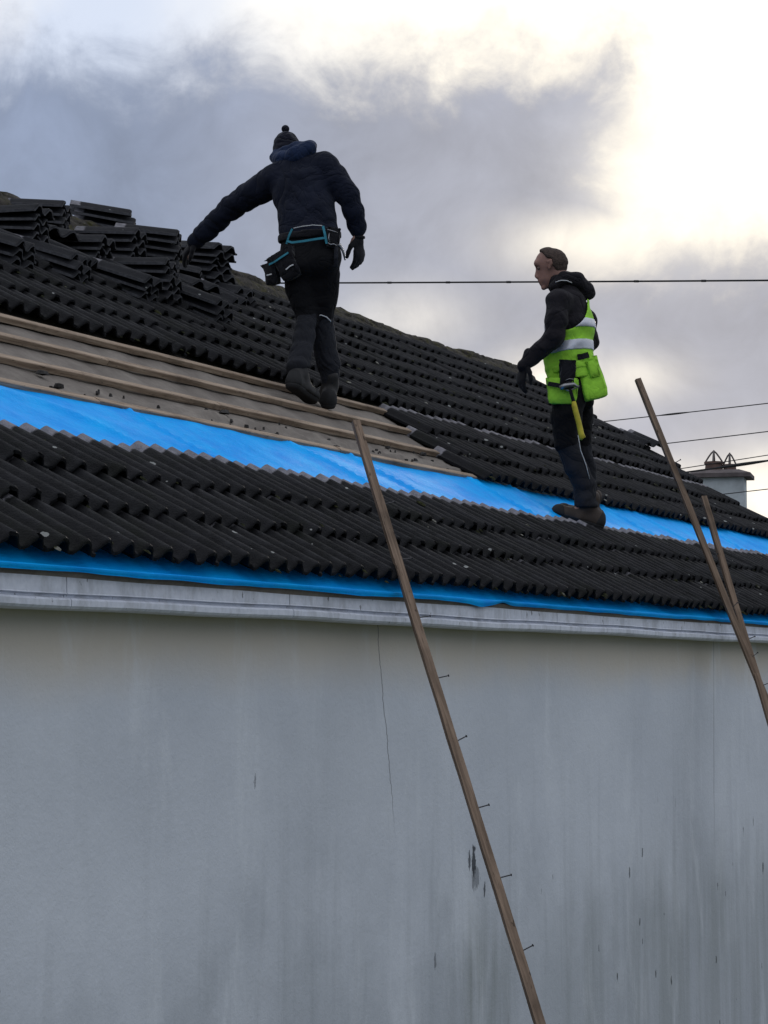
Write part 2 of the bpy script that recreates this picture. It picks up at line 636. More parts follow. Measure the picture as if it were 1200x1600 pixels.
# roof deck (both slopes, boarded underside) just under the felt
HF = -.037                           # felt level relative to the batten tops
dk = MB()
def yz(s, h): q = rp(0, s, h); return q.y, q.z
p0, p1 = yz(-.02, HF - .012), yz(RS, HF - .012)
q0, q1 = yz(-.02, HF - .10), yz(RS, HF - .10)
sec = [p0, p1, (2 * RY - p0[0], p0[1]), (2 * RY - q0[0], q0[1]), q1, q0]
v = [(x, a, b) for x in (XA + .03, XB - .03) for (a, b) in sec]
dk.add(v, [(0, 6, 7, 1), (1, 7, 8, 2), (2, 8, 9, 3), (3, 9, 10, 4), (4, 10, 11, 5), (5, 11, 6, 0),
           (5, 4, 1, 0), (4, 3, 2, 1), (6, 7, 10, 11), (7, 8, 9, 10)])
roof = hchild('roof', dk.me('roof_deck'), M_felt)

# rear slope covering so that the far side of the house is tiled too
bk = MB()
for k in range(12):
    s0 = k * .40
    a0, z0 = yz(s0, .03)
    a1, z1 = yz(min(s0 + .42, RS), .012)
    nn = 220
    v, f = [], []
    for i in range(nn + 1):
        x = XA + (XB - XA) * i / nn
        w = .02 * (1 if i % 2 else 0)
        v += [(x, 2 * RY - a0, z0 + w), (x, 2 * RY - a1, z1 + w)]
    for i in range(nn):
        f.append((2 * i, 2 * i + 1, 2 * i + 3, 2 * i + 2))
    bk.add(v, f)
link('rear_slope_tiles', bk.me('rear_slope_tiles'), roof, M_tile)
tag(bpy.data.objects['rear_slope_tiles'], kind='stuff')


def sheet(name, x0, x1, s0, s1, nx, ns, hfun, mat, parent):
    xs = np.linspace(x0, x1, nx + 1)
    ss = np.linspace(s0, s1, ns + 1)
    Xg, Sg = np.meshgrid(xs, ss, indexing='ij')
    H = hfun(Xg, Sg)
    v = []
    for i in range(nx + 1):
        for j in range(ns + 1):
            v.append(rp(Xg[i, j], Sg[i, j], H[i, j]))
    f = []
    for i in range(nx):
        for j in range(ns):
            a = i * (ns + 1) + j
            f.append((a, a + ns + 1, a + ns + 2, a + 1))
    return link(name, mesh(name, v, f, True), parent, mat)


# old felt with sags between rafters and a rucked, torn lower strip
def hfelt(X, S):
    sag = -.006 * (1 - np.cos(X * 2 * pi / .4)) * .5
    ruck = np.exp(-((S - 1.62) / .10) ** 2)
    return HF + .004 + sag + .004 * fbm(X * 5, S * 6, 5) + ruck * np.clip(.012 + .030 * fbm(X * 9, S * 22, 8), -.01, .055) * (.4 + .6 * np.clip((X - 7.5) / 2, 0, 1))
sheet('felt', XA + .05, 12.9, 1.36, 2.75, 420, 56, hfelt, M_felt, roof)


# blue membrane: the band above the lower courses
def hblue(X, S):
    w = .009 * fbm(X * 3.3, S * 7, 21, 4) + .010 * np.maximum(0, fbm(X * 2.0 + S * 3.5, S * 2, 33, 3)) ** 2
    cr = .014 * np.exp(-((np.mod(X * .9 + S * .8 + .3 * np.sin(X * 3.1), 1.0) - .5) / .03) ** 2)
    return HF + .020 + w + cr
sheet('membrane', XA + .03, XB - .04, .55, 1.475, 640, 34, hblue, M_blue, roof)
# and the strip lapped over the eaves, hanging in front of the fascia
xs = np.linspace(XA + .03, XB - .04, 700)
v, f = [], []
for i, x in enumerate(xs):
    dr = .020 + .005 * float(fbm(np.float64(x * 1.6), np.float64(0), 41, 3)) + .004 * float(fbm(np.float64(x * 6), np.float64(2), 44, 2))
    dr += .014 * math.exp(-((x - 9.05) / .10) ** 2) - .012 * math.exp(-((x - 9.3) / .08) ** 2)
    out = .010 * float(fbm(np.float64(x * 2.4), np.float64(1), 42, 4)) + .012
    a = rp(x, .30, HF + .012); b = rp(x, .06, -.036); c = rp(x, .002, -.040)
    fy = 3.866 - abs(out)
    zt = c.z - .004
    v += [a, b, c, (x, fy - .010, zt - dr * .2), (x, fy - .002, zt - dr * .65), (x, fy + .006 - out * .4, zt - dr)]
n = 6
for i in range(len(xs) - 1):
    for k in range(n - 1):
        f.append((i * n + k, (i + 1) * n + k, (i + 1) * n + k + 1, i * n + k + 1))
link('membrane', mesh('eaves_membrane', v, f, True), roof, M_blue)

# battens: lengths butted end to end on the stripped strip
def batten(x0, x1, s_back, w=.042, t=.028):
    nseg = max(2, int((x1 - x0) / .12))
    v, f = [], []
    sd = random.randint(0, 999)
    for i in range(nseg + 1):
        x = x0 + (x1 - x0) * i / nseg
        wob = .004 * float(fbm(np.float64(x * 3), np.float64(sd), sd, 3))
        chip = max(0, float(fbm(np.float64(x * 14), np.float64(sd), sd + 1, 2)) - .55) * .012
        up = .003 * float(fbm(np.float64(x * 1.1), np.float64(sd), sd + 2, 2))
        for (s, h) in ((s_back - w + wob, -t + up), (s_back - w + wob + chip, up - .003 - chip), (s_back - w + .004 + wob + chip, up - chip * .6), (s_back - .003 + wob * .6, up), (s_back + wob * .6, -t + up)):
            v.append(rp(x, s, h) - rp(x0, s_back, 0))
    n = 5
    for i in range(nseg):
        for k in range(n):
            k2 = (k + 1) % n
            f.append((i * n + k, i * n + k2, (i + 1) * n + k2, (i + 1) * n + k))
    f.append(tuple(range(n - 1, -1, -1)))
    f.append(tuple(range(nseg * n, nseg * n + n)))
    return link('batten', mesh('batten', v, f), roof, M_batten, loc=rp(x0, s_back, 0))
for sb, cuts in ((1.505, (3.0, 7.9, 10.15, 13.4)), (1.80, (3.0, 6.6, 9.35, 11.2, 13.2)), (2.09, (3.0, 8.74, 12.9)), (2.37, (3.0, 7.2, 11.35, 13.2)), (2.66, (3.0, 8.0, 12.8))):
    for a, b in zip(cuts[:-1], cuts[1:]):
        batten(a, b - .004, sb + random.uniform(-.004, .004))

# ------------------------------------------------------------------ tiles
TW, TL = .26, .385                    # cover width and length


RW = TW / 2
ROLL = [(0, 0), (.014, .001), (.030, .010), (.048, .027), (.062, .037), (.076, .041), (.090, .038), (.100, .028), (.111, .010), (.120, .001)]
PROF = [(x_ + k_ * RW, z_) for k_ in (0, 1) for (x_, z_) in ROLL] + [(TW, 0), (TW + .010, .0005)]


def roll_h(x):
    x = x % RW
    return float(np.interp(x, [q[0] for q in ROLL] + [RW], [q[1] for q in ROLL] + [0]))


def tile_mesh(name, seed):
    r = random.Random(seed)
    nxs = len(PROF) - 1
    chips = {r.randint(0, nxs): r.uniform(.006, .02) for _ in range(3)} if seed % 2 else {}
    ys = (0, .012, .19, TL)
    T = .015
    top, bot = [], []
    for j, y in enumerate(ys):
        for i in range(nxs + 1):
            x, z = PROF[i]
            jit = (r.uniform(-.003, .003) + chips.get(i, 0)) if j == 0 else 0
            top.append((x, y + jit, z + T - (.004 if j == 0 else 0)))
            bot.append((x, y + jit, z))
    n = nxs + 1
    v = top + bot
    o = len(top)
    f = []
    for j in range(len(ys) - 1):
        for i in range(nxs):
            a = j * n + i
            f.append((a, a + 1, a + n + 1, a + n))
            f.append((o + a, o + a + n, o + a + n + 1, o + a + 1))
    for i in range(nxs):
        f.append((i, o + i, o + i + 1, i + 1))
        a = (len(ys) - 1) * n + i
        f.append((a, a + 1, o + a + 1, o + a))
    for j in range(len(ys) - 1):
        a = j * n
        f.append((a, a + n, o + a + n, o + a))
        a = j * n + nxs
        f.append((a, o + a, o + a + n, a + n))
    me = mesh(name, v, f)
    sm = [True] * len(me.polygons)
    nsm = 2 * nxs * (len(ys) - 1)
    for i in range(nsm, len(sm)): sm[i] = False
    me.polygons.foreach_set('use_smooth', sm)
    at = me.attributes.new('along', 'FLOAT', 'POINT')
    at.data.foreach_set('value', [float(q[1]) for q in v])
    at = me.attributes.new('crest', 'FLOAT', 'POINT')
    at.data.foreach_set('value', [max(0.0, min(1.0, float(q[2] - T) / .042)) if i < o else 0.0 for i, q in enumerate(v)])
    return me


tmeshes = [tile_mesh('roof_tile_%d' % i, i) for i in range(5)]
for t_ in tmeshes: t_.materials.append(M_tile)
slots = []
LIFT = .029
TB = -.027                            # level of the tile heads under the batten-top plane
# lower three courses
for k, s in enumerate((0.0, .312, .622)):
    off = (k % 2) * RW
    n = int((XB - XA) / TW) + 1
    for i in range(n):
        x = XA - .05 + off + i * TW
        if x + TW > XB + .05: continue
        slots.append((x, s, k))
# upper slope: three short courses right of the stripped strip, then full courses to the ridge
starts = {0: 11.90, 1: 12.04, 2: 12.20}
sup = [1.415, 1.715, 2.015] + [2.425 + .285 * i for i in range(7)]
for k, s in enumerate(sup):
    off = (k % 2) * RW
    x0 = starts.get(k, XA - .05 + off)
    n = int((XB - x0) / TW) + 1
    for i in range(n):
        x = x0 + i * TW
        if x + TW > XB + .08: continue
        slots.append((x, s, 10 + k))


def cam_px(P):
    """rough image position, used only to rank how large a piece shows"""
    a = radians(25.58)
    fw = Vector((cos(a), sin(a), 0)); rt = Vector((sin(a), -cos(a), 0))
    d = P - cam.location
    z = d.dot(fw)
    return 600 + 3500 * d.dot(rt) / max(z, .1), 1057 - 3500 * d.z / max(z, .1), z


def tile_xf(x, s, k):
    r = random.Random(hash((round(x, 3), round(s, 3))) & 0xffff)
    P = rp(x + r.uniform(-.005, .005), s + r.uniform(-.012, .012), LIFT + TB + r.uniform(-.003, .006))
    pitch = TH - math.atan(LIFT / .30) + radians(r.uniform(-1.1, 1.1))
    return P, Euler((pitch, radians(r.uniform(-.9, .9)), radians(r.uniform(-1.0, 1.0)))), r.randint(0, 4)


rank = []
for sl in slots:
    P, E_, mi = tile_xf(*sl)
    px, py, z = cam_px(P)
    vis = -80 < px < 1230
    rank.append((0 if vis else 1, z, sl, P, E_, mi))
rank.sort(key=lambda q: (q[0], q[1]))
rest_v, rest_f, rest_a, rest_c = [], [], [], []
base_v = [np.array([tuple(q.co) for q in m_.vertices]) for m_ in tmeshes]
base_c = [[q.value for q in m_.attributes['crest'].data] for m_ in tmeshes]
base_f = [[tuple(p.vertices) for p in m_.polygons] for m_ in tmeshes]
for idx, (a, z, sl, P, E_, mi) in enumerate(rank):
    if idx < 300:
        link('roof_tile', tmeshes[mi], roof, None, P, E_)
    else:
        R = np.array(E_.to_matrix())
        w = base_v[mi] @ R.T + np.array(P)
        b = len(rest_v)
        rest_v += [tuple(q) for q in w]
        rest_a += [float(q) for q in base_v[mi][:, 1]]
        rest_c += base_c[mi]
        rest_f += [tuple(i + b for i in q) for q in base_f[mi]]
if rest_v:
    rm = mesh('far_roof_tiles', rest_v, rest_f, True)
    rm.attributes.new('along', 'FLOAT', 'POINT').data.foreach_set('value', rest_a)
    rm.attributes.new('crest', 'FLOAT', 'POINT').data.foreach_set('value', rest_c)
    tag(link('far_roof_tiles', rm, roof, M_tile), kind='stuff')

# moss and bits of lichen caught at the tile tails
def mat_moss():
    m, gg, bs = newmat('moss')
    P = gg.n('ShaderNodeNewGeometry').outputs['Position']
    n1 = gg.noise(P, 6, 4, .6)
    n2 = gg.noise(P, 70, 3, .6)
    base = gg.mix(gg.lin(n2, .35, .65), (.012, .014, .008), (.040, .042, .020))
    base = gg.mix(gg.ss(n1, .54, .62), base, (.22, .215, .19))
    gg.put(bs.inputs['Base Color'], base)
    bs.inputs['Roughness'].default_value = 1
    bs.inputs['Specular IOR Level'].default_value = .05
    bump(gg, bs, n2, .8, .01)
    return m


M_moss = mat_moss()
ms = MB()
mr = random.Random(3)
for (x, s_, k) in slots:
    if x < 5.0: continue
    for q in range(3):
        if mr.random() > .42: continue
        cx = x + mr.choice((0, RW / 2, RW, RW * 1.5)) + mr.uniform(-.03, .03)
        onroll = .5 - .5 * cos(2 * pi * (cx - x) / RW)
        ds = mr.choice((mr.uniform(-.03, .0), mr.uniform(0, .28)))
        hz = TB + LIFT * (1 - max(ds, 0) / .30) + (roll_h(cx - x) + .014 if ds >= 0 else .012 + .03 * onroll)
        c = rp(cx, s_ + ds, hz)
        r = mr.uniform(.004, .011) * (1.6 if mr.random() < .12 else 1)
        v = []
        for rr_, hh2 in ((1.0, -.2), (.8, .35), (.3, .6)):
            for a in range(6):
                w = r * rr_ * mr.uniform(.6, 1.3)
                v.append(c + Vector((w * cos(a * pi / 3), w * sin(a * pi / 3) * 1.5, r * hh2 * mr.uniform(.6, 1.2) + w * sin(a * pi / 3) * .8)))
        ms.add(v, [(6 * j + a, 6 * j + (a + 1) % 6, 6 * j + 6 + (a + 1) % 6, 6 * j + 6 + a) for j in (0, 1) for a in range(6)] + [tuple(range(12, 18))])
tag(link('moss', ms.me('moss', True), roof, M_moss), kind='stuff')

# ridge tiles bedded in mossy mortar
x = XA
k = 0
while x < XB - .1:
    L = .45
    v, f = [], []
    nl, na = 8, 12
    for i in range(nl + 1):
        for j in range(na + 1):
            a = pi * (-.08 + 1.16 * j / na)
            r = .104 + .006 * (1 - i / nl) + .020 * float(fbm(np.float64((x + L * i / nl) * 14), np.float64(a * 3), 60 + k, 3))
            v.append((L * i / nl * 1.01, r * cos(a) * 1.25, r * sin(a) * .86))
    for i in range(nl):
        for j in range(na):
            q = i * (na + 1) + j
            f.append((q, q + 1, q + na + 2, q + na + 1))
    f.append(tuple(range(na, -1, -1)))
    f.append(tuple(range(nl * (na + 1), (nl + 1) * (na + 1))))
    sag = -.05 * math.exp(-((x - 16.5) / 2.0) ** 2)
    link('ridge_tile', mesh('ridge_tile', v, f, True), roof, M_ridge, loc=(x, RY, RZ - .020 + sag + random.uniform(-.008, .008)), rot=(0, radians(random.uniform(-.8, .8)), 0))
    x += L
    k += 1
# mortar bed along the ridge, lumpy
v, f = [], []
nn = 380
for i in range(nn + 1):
    x = XA + .02 + (XB - XA - .04) * i / nn
    for j, (dy_, dz_) in enumerate(((-.23, -.12), (-.185, -.02), (-.12, .03), (0, .06), (.12, .03), (.2, -.12))):
        nz_ = float(fbm(np.float64(x * 16), np.float64(j * 2.2), 71, 3)) * .022
        sag = -.05 * math.exp(-((x - 16.5) / 2.0) ** 2)
        v.append((x, RY + dy_ + nz_ * .5, RZ + dz_ + nz_ - .015 + sag))
for i in range(nn):
    for j in range(5):
        a = i * 6 + j
        f.append((a, a + 6, a + 7, a + 1))
link('mortar_bed', mesh('mortar_bed', v, f, True), roof, M_ridge)

# verge: undercloak board closing the gable edge
vb = MB()
pa, pb, pc, pd = rp(0, -.02, .0), rp(0, RS - .05, .0), rp(0, RS - .05, -.14), rp(0, -.02, -.14)
for x0, x1 in ((XB - .028, XB + .0),):
    v = [(x, q.y, q.z) for x in (x0, x1) for q in (pa, pb, pc, pd)]
    vb.add(v, [(0, 1, 2, 3), (7, 6, 5, 4), (0, 4, 5, 1), (1, 5, 6, 2), (2, 6, 7, 3), (3, 7, 4, 0)])
link('verge_board', vb.me('verge_board'), roof, M_wall)

# ------------------------------------------------------------------ loose tiles
lmesh = [tile_mesh('loose_tile_%d' % i, 50 + i) for i in range(3)]
M_edge_lit = simple('tile_edge_lit', (.050, .051, .058), .85, .45, 40, .4, 90)  # paler edge faces: light on the tile edges put into the colour
for t_ in lmesh:
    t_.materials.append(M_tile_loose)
    t_.materials.append(M_edge_lit)
    ne = 2 * (len(PROF) - 1) * 3
    t_.polygons.foreach_set('material_index', [0 if i < ne else 1 for i in range(len(t_.polygons))])
ORD = ['bottom one', 'second from bottom', 'third from bottom', 'fourth from bottom', 'fifth from bottom', 'sixth from bottom']


def stack(where, x, s, h, n, pitch, fan=1.5, rz=0, step=.046, group=None, roll=0):
    step = .049
    """n tiles lying head up-slope; x, s, h = middle of the lowest tail edge"""
    for i in range(n):
        p_ = radians(pitch + fan * (n - 1 - i) + random.uniform(-1.0, 1.0))
        P = rp(x, s, h - .02)
        P.z += i * step
        R = Matrix.Rotation(radians(rz + random.uniform(-4, 4)), 4, 'Z') @ Matrix.Rotation(p_, 4, 'X') @ Matrix.Rotation(radians(roll + random.uniform(-1, 1)), 4, 'Y')
        lo = R @ Vector((-TW / 2 + random.uniform(-.015, .015), random.uniform(-.02, .02), 0))
        o = link('loose_tile', lmesh[random.randint(0, 2)], None, None, P + lo, R.to_euler())
        nm = 'topmost' if i == n - 1 else ORD[i]
        tag(o, 'dark loose tile, %s in %s' % (nm, where), 'roof tile', group or 'loose tiles stacked on the roof')


stack('the tall stack at the left edge', 10.01, 3.52, .02, 6, 1, 1.2, 12)
stack('the low stack at the left edge', 9.34, 3.13, .045, 3, 17, 1.5, 8)
stack('the ridge-top stack showing against the sky', 11.98, 4.32, .05, 5, 8, .8, 30)
stack('the low stack before the tall left one', 9.96, 3.20, .045, 3, 17, 1.5, 12)
stack('the stack next to the tall left-edge one', 10.75, 3.60, .0, 5, 2, 1.5, 16)
stack('the stack in the centre of the heap', 11.25, 3.72, .03, 6, 3, 1.2, 14)
stack('the stack right under the reaching hand', 11.08, 3.33, .05, 5, 3, 1.8, 13)
stack('the stack behind the reaching hand', 11.62, 3.70, .10, 6, 6, 1.2, 27)
stack('the jagged stack at the heap right end', 12.75, 4.06, .05, 6, 8, 1.2, -6)
stack('the low stack below the middle of the heap', 10.66, 3.19, .045, 3, 19, 1.5, 10)
stack('the low stack nearest the bobble-hat worker', 11.40, 3.15, .045, 3, 21, 1.5, 9)
stack('the two-tile stack right of the heap', 12.80, 3.87, .045, 2, 14, 1.5, 6)
stack('the stack behind the tall left-edge one', 10.9, 4.05, .02, 5, 4, 1.2, 24)
stack('the four-tile stack at the heap centre', 12.30, 4.18, .03, 4, 6, 1.2, 8)

ASKEW = ['just right of the tall left-edge stack', 'behind and right of the tall left-edge stack', 'in front of the stack under the reaching hand',
         'right below the gloved reaching hand', 'between the hand and the lowest right stack', 'behind the reaching glove, nearer the ridge',
         'against the jagged right-end stack', 'in front of the tall left-edge stack', 'high at the heap centre behind the middle stack', 'beside the two-tile stack right of the heap']
for q, (x, s, h, p_, rz) in enumerate(((10.35, 3.45, .06, 24, 20), (10.45, 3.78, .10, 14, -18), (10.95, 3.42, .05, 22, 30), (11.35, 3.45, .05, 20, -12), (11.75, 3.45, .04, 24, 22),
                                       (12.05, 3.75, .06, 18, -20), (12.25, 3.95, .08, 12, 28), (9.62, 3.40, .06, 22, 14), (11.60, 4.02, .10, 10, -14), (12.45, 3.72, .03, 26, 8))):
    R = Matrix.Rotation(radians(rz), 4, 'Z') @ Matrix.Rotation(radians(p_), 4, 'X') @ Matrix.Rotation(radians(random.uniform(-8, 8)), 4, 'Y')
    o = link('loose_tile', lmesh[q % 3], None, None, rp(x, s, h) + R @ Vector((-TW / 2, 0, 0)), R.to_euler())
    tag(o, 'dark single tile lying askew %s' % ASKEW[q], 'roof tile', 'single tiles lying askew in the heap')

# slipped tiles on the gable verge
for (x, s, h, p_, rz, lab) in ((18.74, 2.98, .07, 22, -25, 'dark roof tile tipped up on the gable verge beside the tall leaning batten'),):
    R = Matrix.Rotation(radians(rz), 4, 'Z') @ Matrix.Rotation(radians(p_), 4, 'X')
    o = link('loose_tile', lmesh[1], None, None, rp(x, s, h) + R @ Vector((-TW / 2, 0, 0)), R.to_euler())
    tag(o, lab, 'roof tile', 'slipped tiles on the verge')

# torn felt and mortar crumbs on the stripped strip
db = MB()
for i in range(170):
    x = random.uniform(6.8, 12.1)
    s = random.choice((random.uniform(1.53, 1.74), random.uniform(1.50, 1.60)))
    if random.random() > (.5 + .5 * math.sin(x * 4.1 + math.sin(x * 9))) ** 2 * (1 if x > 9 else .45) + .05: continue
    c = rp(x, s, HF + .016 + (.008 if 1.5 < s < 1.74 else 0))
    r = random.uniform(.004, .011) * (2.0 if random.random() < .15 else 1)
    st_ = random.uniform(1.0, 2.6)
    v = []
    for ring, (rr_, hz_) in enumerate(((1.0, 0), (.75, .25), (.3, .38))):
        for a in range(7):
            q = r * rr_ * random.uniform(.55, 1.3)
            v.append(c + Vector((q * cos(a * 2 * pi / 7) * st_, q * sin(a * 2 * pi / 7), r * hz_ * random.uniform(.5, 1.2) - (.012 if ring == 0 else 0))))
    db.add(v, [(7 * k + a, 7 * k + (a + 1) % 7, 7 * k + 7 + (a + 1) % 7, 7 * k + 7 + a) for k in (0, 1) for a in range(7)] + [tuple(range(14, 21))])
tag(link('roof_debris', db.me('roof_debris'), None, M_dark), 'dark crumbs and torn felt scraps lying between the battens', 'debris', kind='stuff')

# ------------------------------------------------------------------ leaning timbers with nails
def timber(foot, tip, w, t, nails, label, seed):
    foot, tip = Vector(foot) - Vector((.135, .065, 0)), Vector(tip) - Vector((.135, .065, 0))
    foot = foot + (foot - tip) * (.25 / (tip.z - .25))
    foot.z = 0
    L = (tip - foot).length
    z = (tip - foot).normalized()
    vd = (Vector((foot.x, foot.y, CAMZ)) - cam.location).normalized()
    x_ = z.cross(vd).normalized()
    ang = radians(28)
    y_ = z.cross(x_).normalized()
    x2 = x_ * cos(ang) + y_ * sin(ang)
    y2 = z.cross(x2)
    v, f = [], []
    ns = 26
    for i in range(ns + 1):
        q = L * i / ns
        bx = .012 * math.sin(pi * i / ns) + .003 * float(fbm(np.float64(q * 4), np.float64(1), seed, 3))
        by = .004 * float(fbm(np.float64(q * 3), np.float64(2), seed + 1, 3))
        for (a, b) in ((-w / 2, -t / 2), (w / 2, -t / 2), (w / 2, t / 2), (-w / 2, t / 2)):
            k = random.uniform(-.0012, .0012)
            v.append((a + bx + k, b + by + k, q))
    for i in range(ns):
        for k in range(4):
            k2 = (k + 1) % 4
            f.append((i * 4 + k, i * 4 + k2, (i + 1) * 4 + k2, (i + 1) * 4 + k))
    f.append((3, 2, 1, 0))
    f.append(tuple(range(ns * 4, ns * 4 + 4)))
    o = link('timber_batten', mesh('timber_batten', v, f), None, M_timber)
    R = Matrix((x2, y2, z)).transposed().to_4x4()
    R.translation = foot
    o.matrix_world = R
    tag(o, label, 'timber', 'long nailed battens leaning on the eaves')
    side = 1 if x2.dot(Vector((sin(radians(25.58)), -cos(radians(25.58)), 0))) > 0 else -1
    nm = MB().tube([(0, 0, 0), (side * .052, 0, .016)], .0024, 6).tube([(side * .052, 0, .016), (side * .0535, 0, .0165)], .0052, 8).me('nail')
    for q in nails:
        bx = .012 * math.sin(pi * q / L)
        link('nail', nm, o, M_nail, (side * (w / 2 - .006) + bx, 0, q), (0, radians(random.uniform(-14, 8)), 0))
    return o


timber((6.90, 2.40, 0), (8.70, 4.30, CAMZ + 1.09), .033, .026, [.55 + .31 * i for i in range(12)],
       'long brown nailed batten leaning mid-eaves, its tip below the bobble-hat worker', 3)
timber((12.55, 2.8, 0), (12.76, 4.43, CAMZ + 1.77), .034, .027, [.5 + .31 * i for i in range(12)],
       'tallest brown nailed batten on the right, its tip against the sky', 5)
timber((11.78, 2.8, 0), (13.11, 4.14, CAMZ + 1.08), .034, .027, [.5 + .31 * i for i in range(10)],
       'shorter brown batten on the right, ending just above the blue membrane', 7)

# ------------------------------------------------------------------ neighbour house with chimney
M_chim = simple('chimney_render', (.46, .50, .52), .9, .25, 2.2, .3, 18)
M_cap = simple('chimney_cap', (.10, .085, .085), .9, .3, 6, .3, 20)
M_pot = simple('clay_pot', (.11, .07, .058), .85, .3, 9, .2, 30)
M_wire = simple('cowl_wire', (.10, .085, .08), .6, .2, 9, 0)
M_slate = simple('neighbour_slate', (.07, .07, .08), .8, .3, 3, .3, 12)
nb = empty('neighbour_house', (38.66, 11.88, 0), radians(25.6))
tag(nb, 'pale rendered chimney with two wire-topped pots, on the low house beyond the gable', 'house')
w = MB().box(-3.0, 5.0, -3.4, 3.4, 0, 2.6)
w.add([(-3, -3.4, 2.601), (-3, 3.4, 2.601), (-3, 0, 4.55), (5, -3.4, 2.601), (5, 3.4, 2.601), (5, 0, 4.55)], [(0, 1, 2), (5, 4, 3)])
link('wall', w.me('neighbour_wall'), nb, M_chim)
r = MB().add([(-3.2, -3.7, 2.45), (5.2, -3.7, 2.45), (5.2, 0, 4.66), (-3.2, 0, 4.66), (5.2, 3.7, 2.45), (-3.2, 3.7, 2.45),
              (-3.2, -3.7, 2.35), (5.2, -3.7, 2.35), (5.2, 0, 4.56), (-3.2, 0, 4.56), (5.2, 3.7, 2.35), (-3.2, 3.7, 2.35)],
             [(0, 1, 2, 3), (3, 2, 4, 5), (6, 9, 8, 7), (9, 11, 10, 8), (0, 6, 7, 1), (5, 4, 10, 11), (0, 3, 9, 6), (3, 5, 11, 9), (1, 7, 8, 2), (2, 8, 10, 4)])
link('roof', r.me('neighbour_roof'), nb, M_slate)
ch = link('chimney', MB().box(-.30, .34, -.49, .37, 4.2, 5.88).me('chimney_stack'), nb, M_chim, (0, 0, 0), (0, 0, radians(-14)))
cap = MB().box(-.42, .46, -.62, .50, 5.882, 5.95)
cap.add([(-.42, -.62, 5.952), (.46, -.62, 5.952), (.46, .50, 5.952), (-.42, .50, 5.952), (-.22, -.40, 6.03), (.26, -.40, 6.03), (.26, .28, 6.03), (-.22, .28, 6.03)],
        [(0, 1, 5, 4), (1, 2, 6, 5), (2, 3, 7, 6), (3, 0, 4, 7), (4, 5, 6, 7)])
link('cap', cap.me('chimney_cap'), ch, M_cap)
for (px_, py_, hh, rr) in ((0, .06, .17, .165), (.02, -.22, .12, .12)):
    zb = 6.02
    p = MB().tube([(px_, py_, zb), (px_, py_, zb + hh * .75), (px_, py_, zb + hh * .76), (px_, py_, zb + hh)], [rr, rr * .92, rr * 1.06, rr * 1.06], 14)
    po = link('chimney_pot', p.me('chimney_pot', False), ch, M_pot)
    c = MB()
    for a in (0, pi / 2):
        for sgn in (1,):
            pts = []
            for q in range(11):
                tq = pi * q / 10
                pts.append((px_ + rr * .9 * cos(tq) * cos(a), py_ + rr * .9 * cos(tq) * sin(a), zb + hh + (.20 if rr > .15 else .20) * (1 - abs(cos(tq)) ** 1.25)))
            c.tube(pts, .016, 5)
    link('wire_cowl', c.me('wire_cowl'), ch, M_wire)

# ------------------------------------------------------------------ overhead lines
M_cable = simple('cable_black', (.02, .02, .022), .7, .2, 8, 0)
M_pole = mat_wood('creosote_pole', (.06, .05, .042), (.13, .11, .09), 2, .4)


def pole(x, y, h, label):
    o = link('utility_pole', MB().tube([(0, 0, 0), (0, 0, h)], [.15, .11], 12).me('utility_pole', True), None, M_pole, (x, y, 0))
    tag(o, label, 'pole')
    link('insulator_bar', MB().box(.10, .18, -.5, .5, h - .40, h - .30).me('insulator_bar'), o, M_pole)
    return o


def cable(a, b, r, label, sag=.25, n=40, beads=0, thick=None):
    a, b = Vector(a), Vector(b)
    pts = []
    for i in range(n + 1):
        t = i / n
        p = a.lerp(b, t)
        p.z -= sag * 4 * t * (1 - t)
        pts.append(p)
    c = MB().tube([p - a for p in pts], r, 6)
    for i in range(beads):
        t = (i + .5) / beads
        p = a.lerp(b, t)
        p.z -= sag * 4 * t * (1 - t)
        d = (b - a).normalized()
        c.tube([p - a - d * .035, p - a + d * .035], r * 1.35, 6)
    if thick:
        for (t0, t1, k) in thick:
            q = []
            for i in range(8):
                t = t0 + (t1 - t0) * i / 7
                p = a.lerp(b, t)
                p.z -= sag * 4 * t * (1 - t)
                q.append(p - a)
            c.tube(q, [r * (1 + (k - 1) * math.sin(pi * i / 7)) for i in range(8)], 6)
    o = link('overhead_cable', c.me('overhead_cable'), None, M_cable, a)
    tag(o, label, 'cable', 'overhead cables behind the roof')


def ext(p, q, t0, t1):
    p, q = Vector(p) + Vector((0, 0, .25)), Vector(q) + Vector((0, 0, .25))
    return p.lerp(q, t0), p.lerp(q, t1)


pole(30.2, 5.92, 8.0, 'dark wooden utility pole right of the neighbouring chimney, carrying every cable')
pole(34.6, 15.35, 6.6, 'short dark wooden utility pole standing behind the tiled roof')
pole(33.31, 31.28, 10.4, 'tall dark wooden utility pole beyond the left end of the roof')
cable((33.31, 31.28, 10.05), (30.11, 5.86, 7.66), .0140, 'thickest black overhead cable running level behind both workers', .03, 80, beads=24)
cable((34.57, 15.34, 6.39), (30.2, 5.91, 6.30), .008, 'thin overhead wire, upper of the two single wires right of the standing worker', .02, 30, thick=((.47, .53, 2.0),))
cable((34.60, 15.36, 5.88), (30.23, 5.92, 5.94), .008, 'thin overhead wire, lower of the two single wires above the chimney', .02, 30)
cable((34.64, 15.38, 5.26), (30.25, 5.93, 5.61), .014, 'thick sagging cable passing just in front of the chimney pots', .02, 30, thick=((.44, .51, 1.7), (.58, .68, 1.9)))
cable((34.64, 15.38, 5.28), (30.25, 5.93, 5.72), .007, 'thin wire running just above the thick cable by the chimney pots', .02, 30)
cable((34.67, 15.39, 4.93), (30.28, 5.94, 5.16), .0075, 'lowest thin wire crossing the face of the chimney', .02, 30)

# =================================================================== people
BIG = 9.0


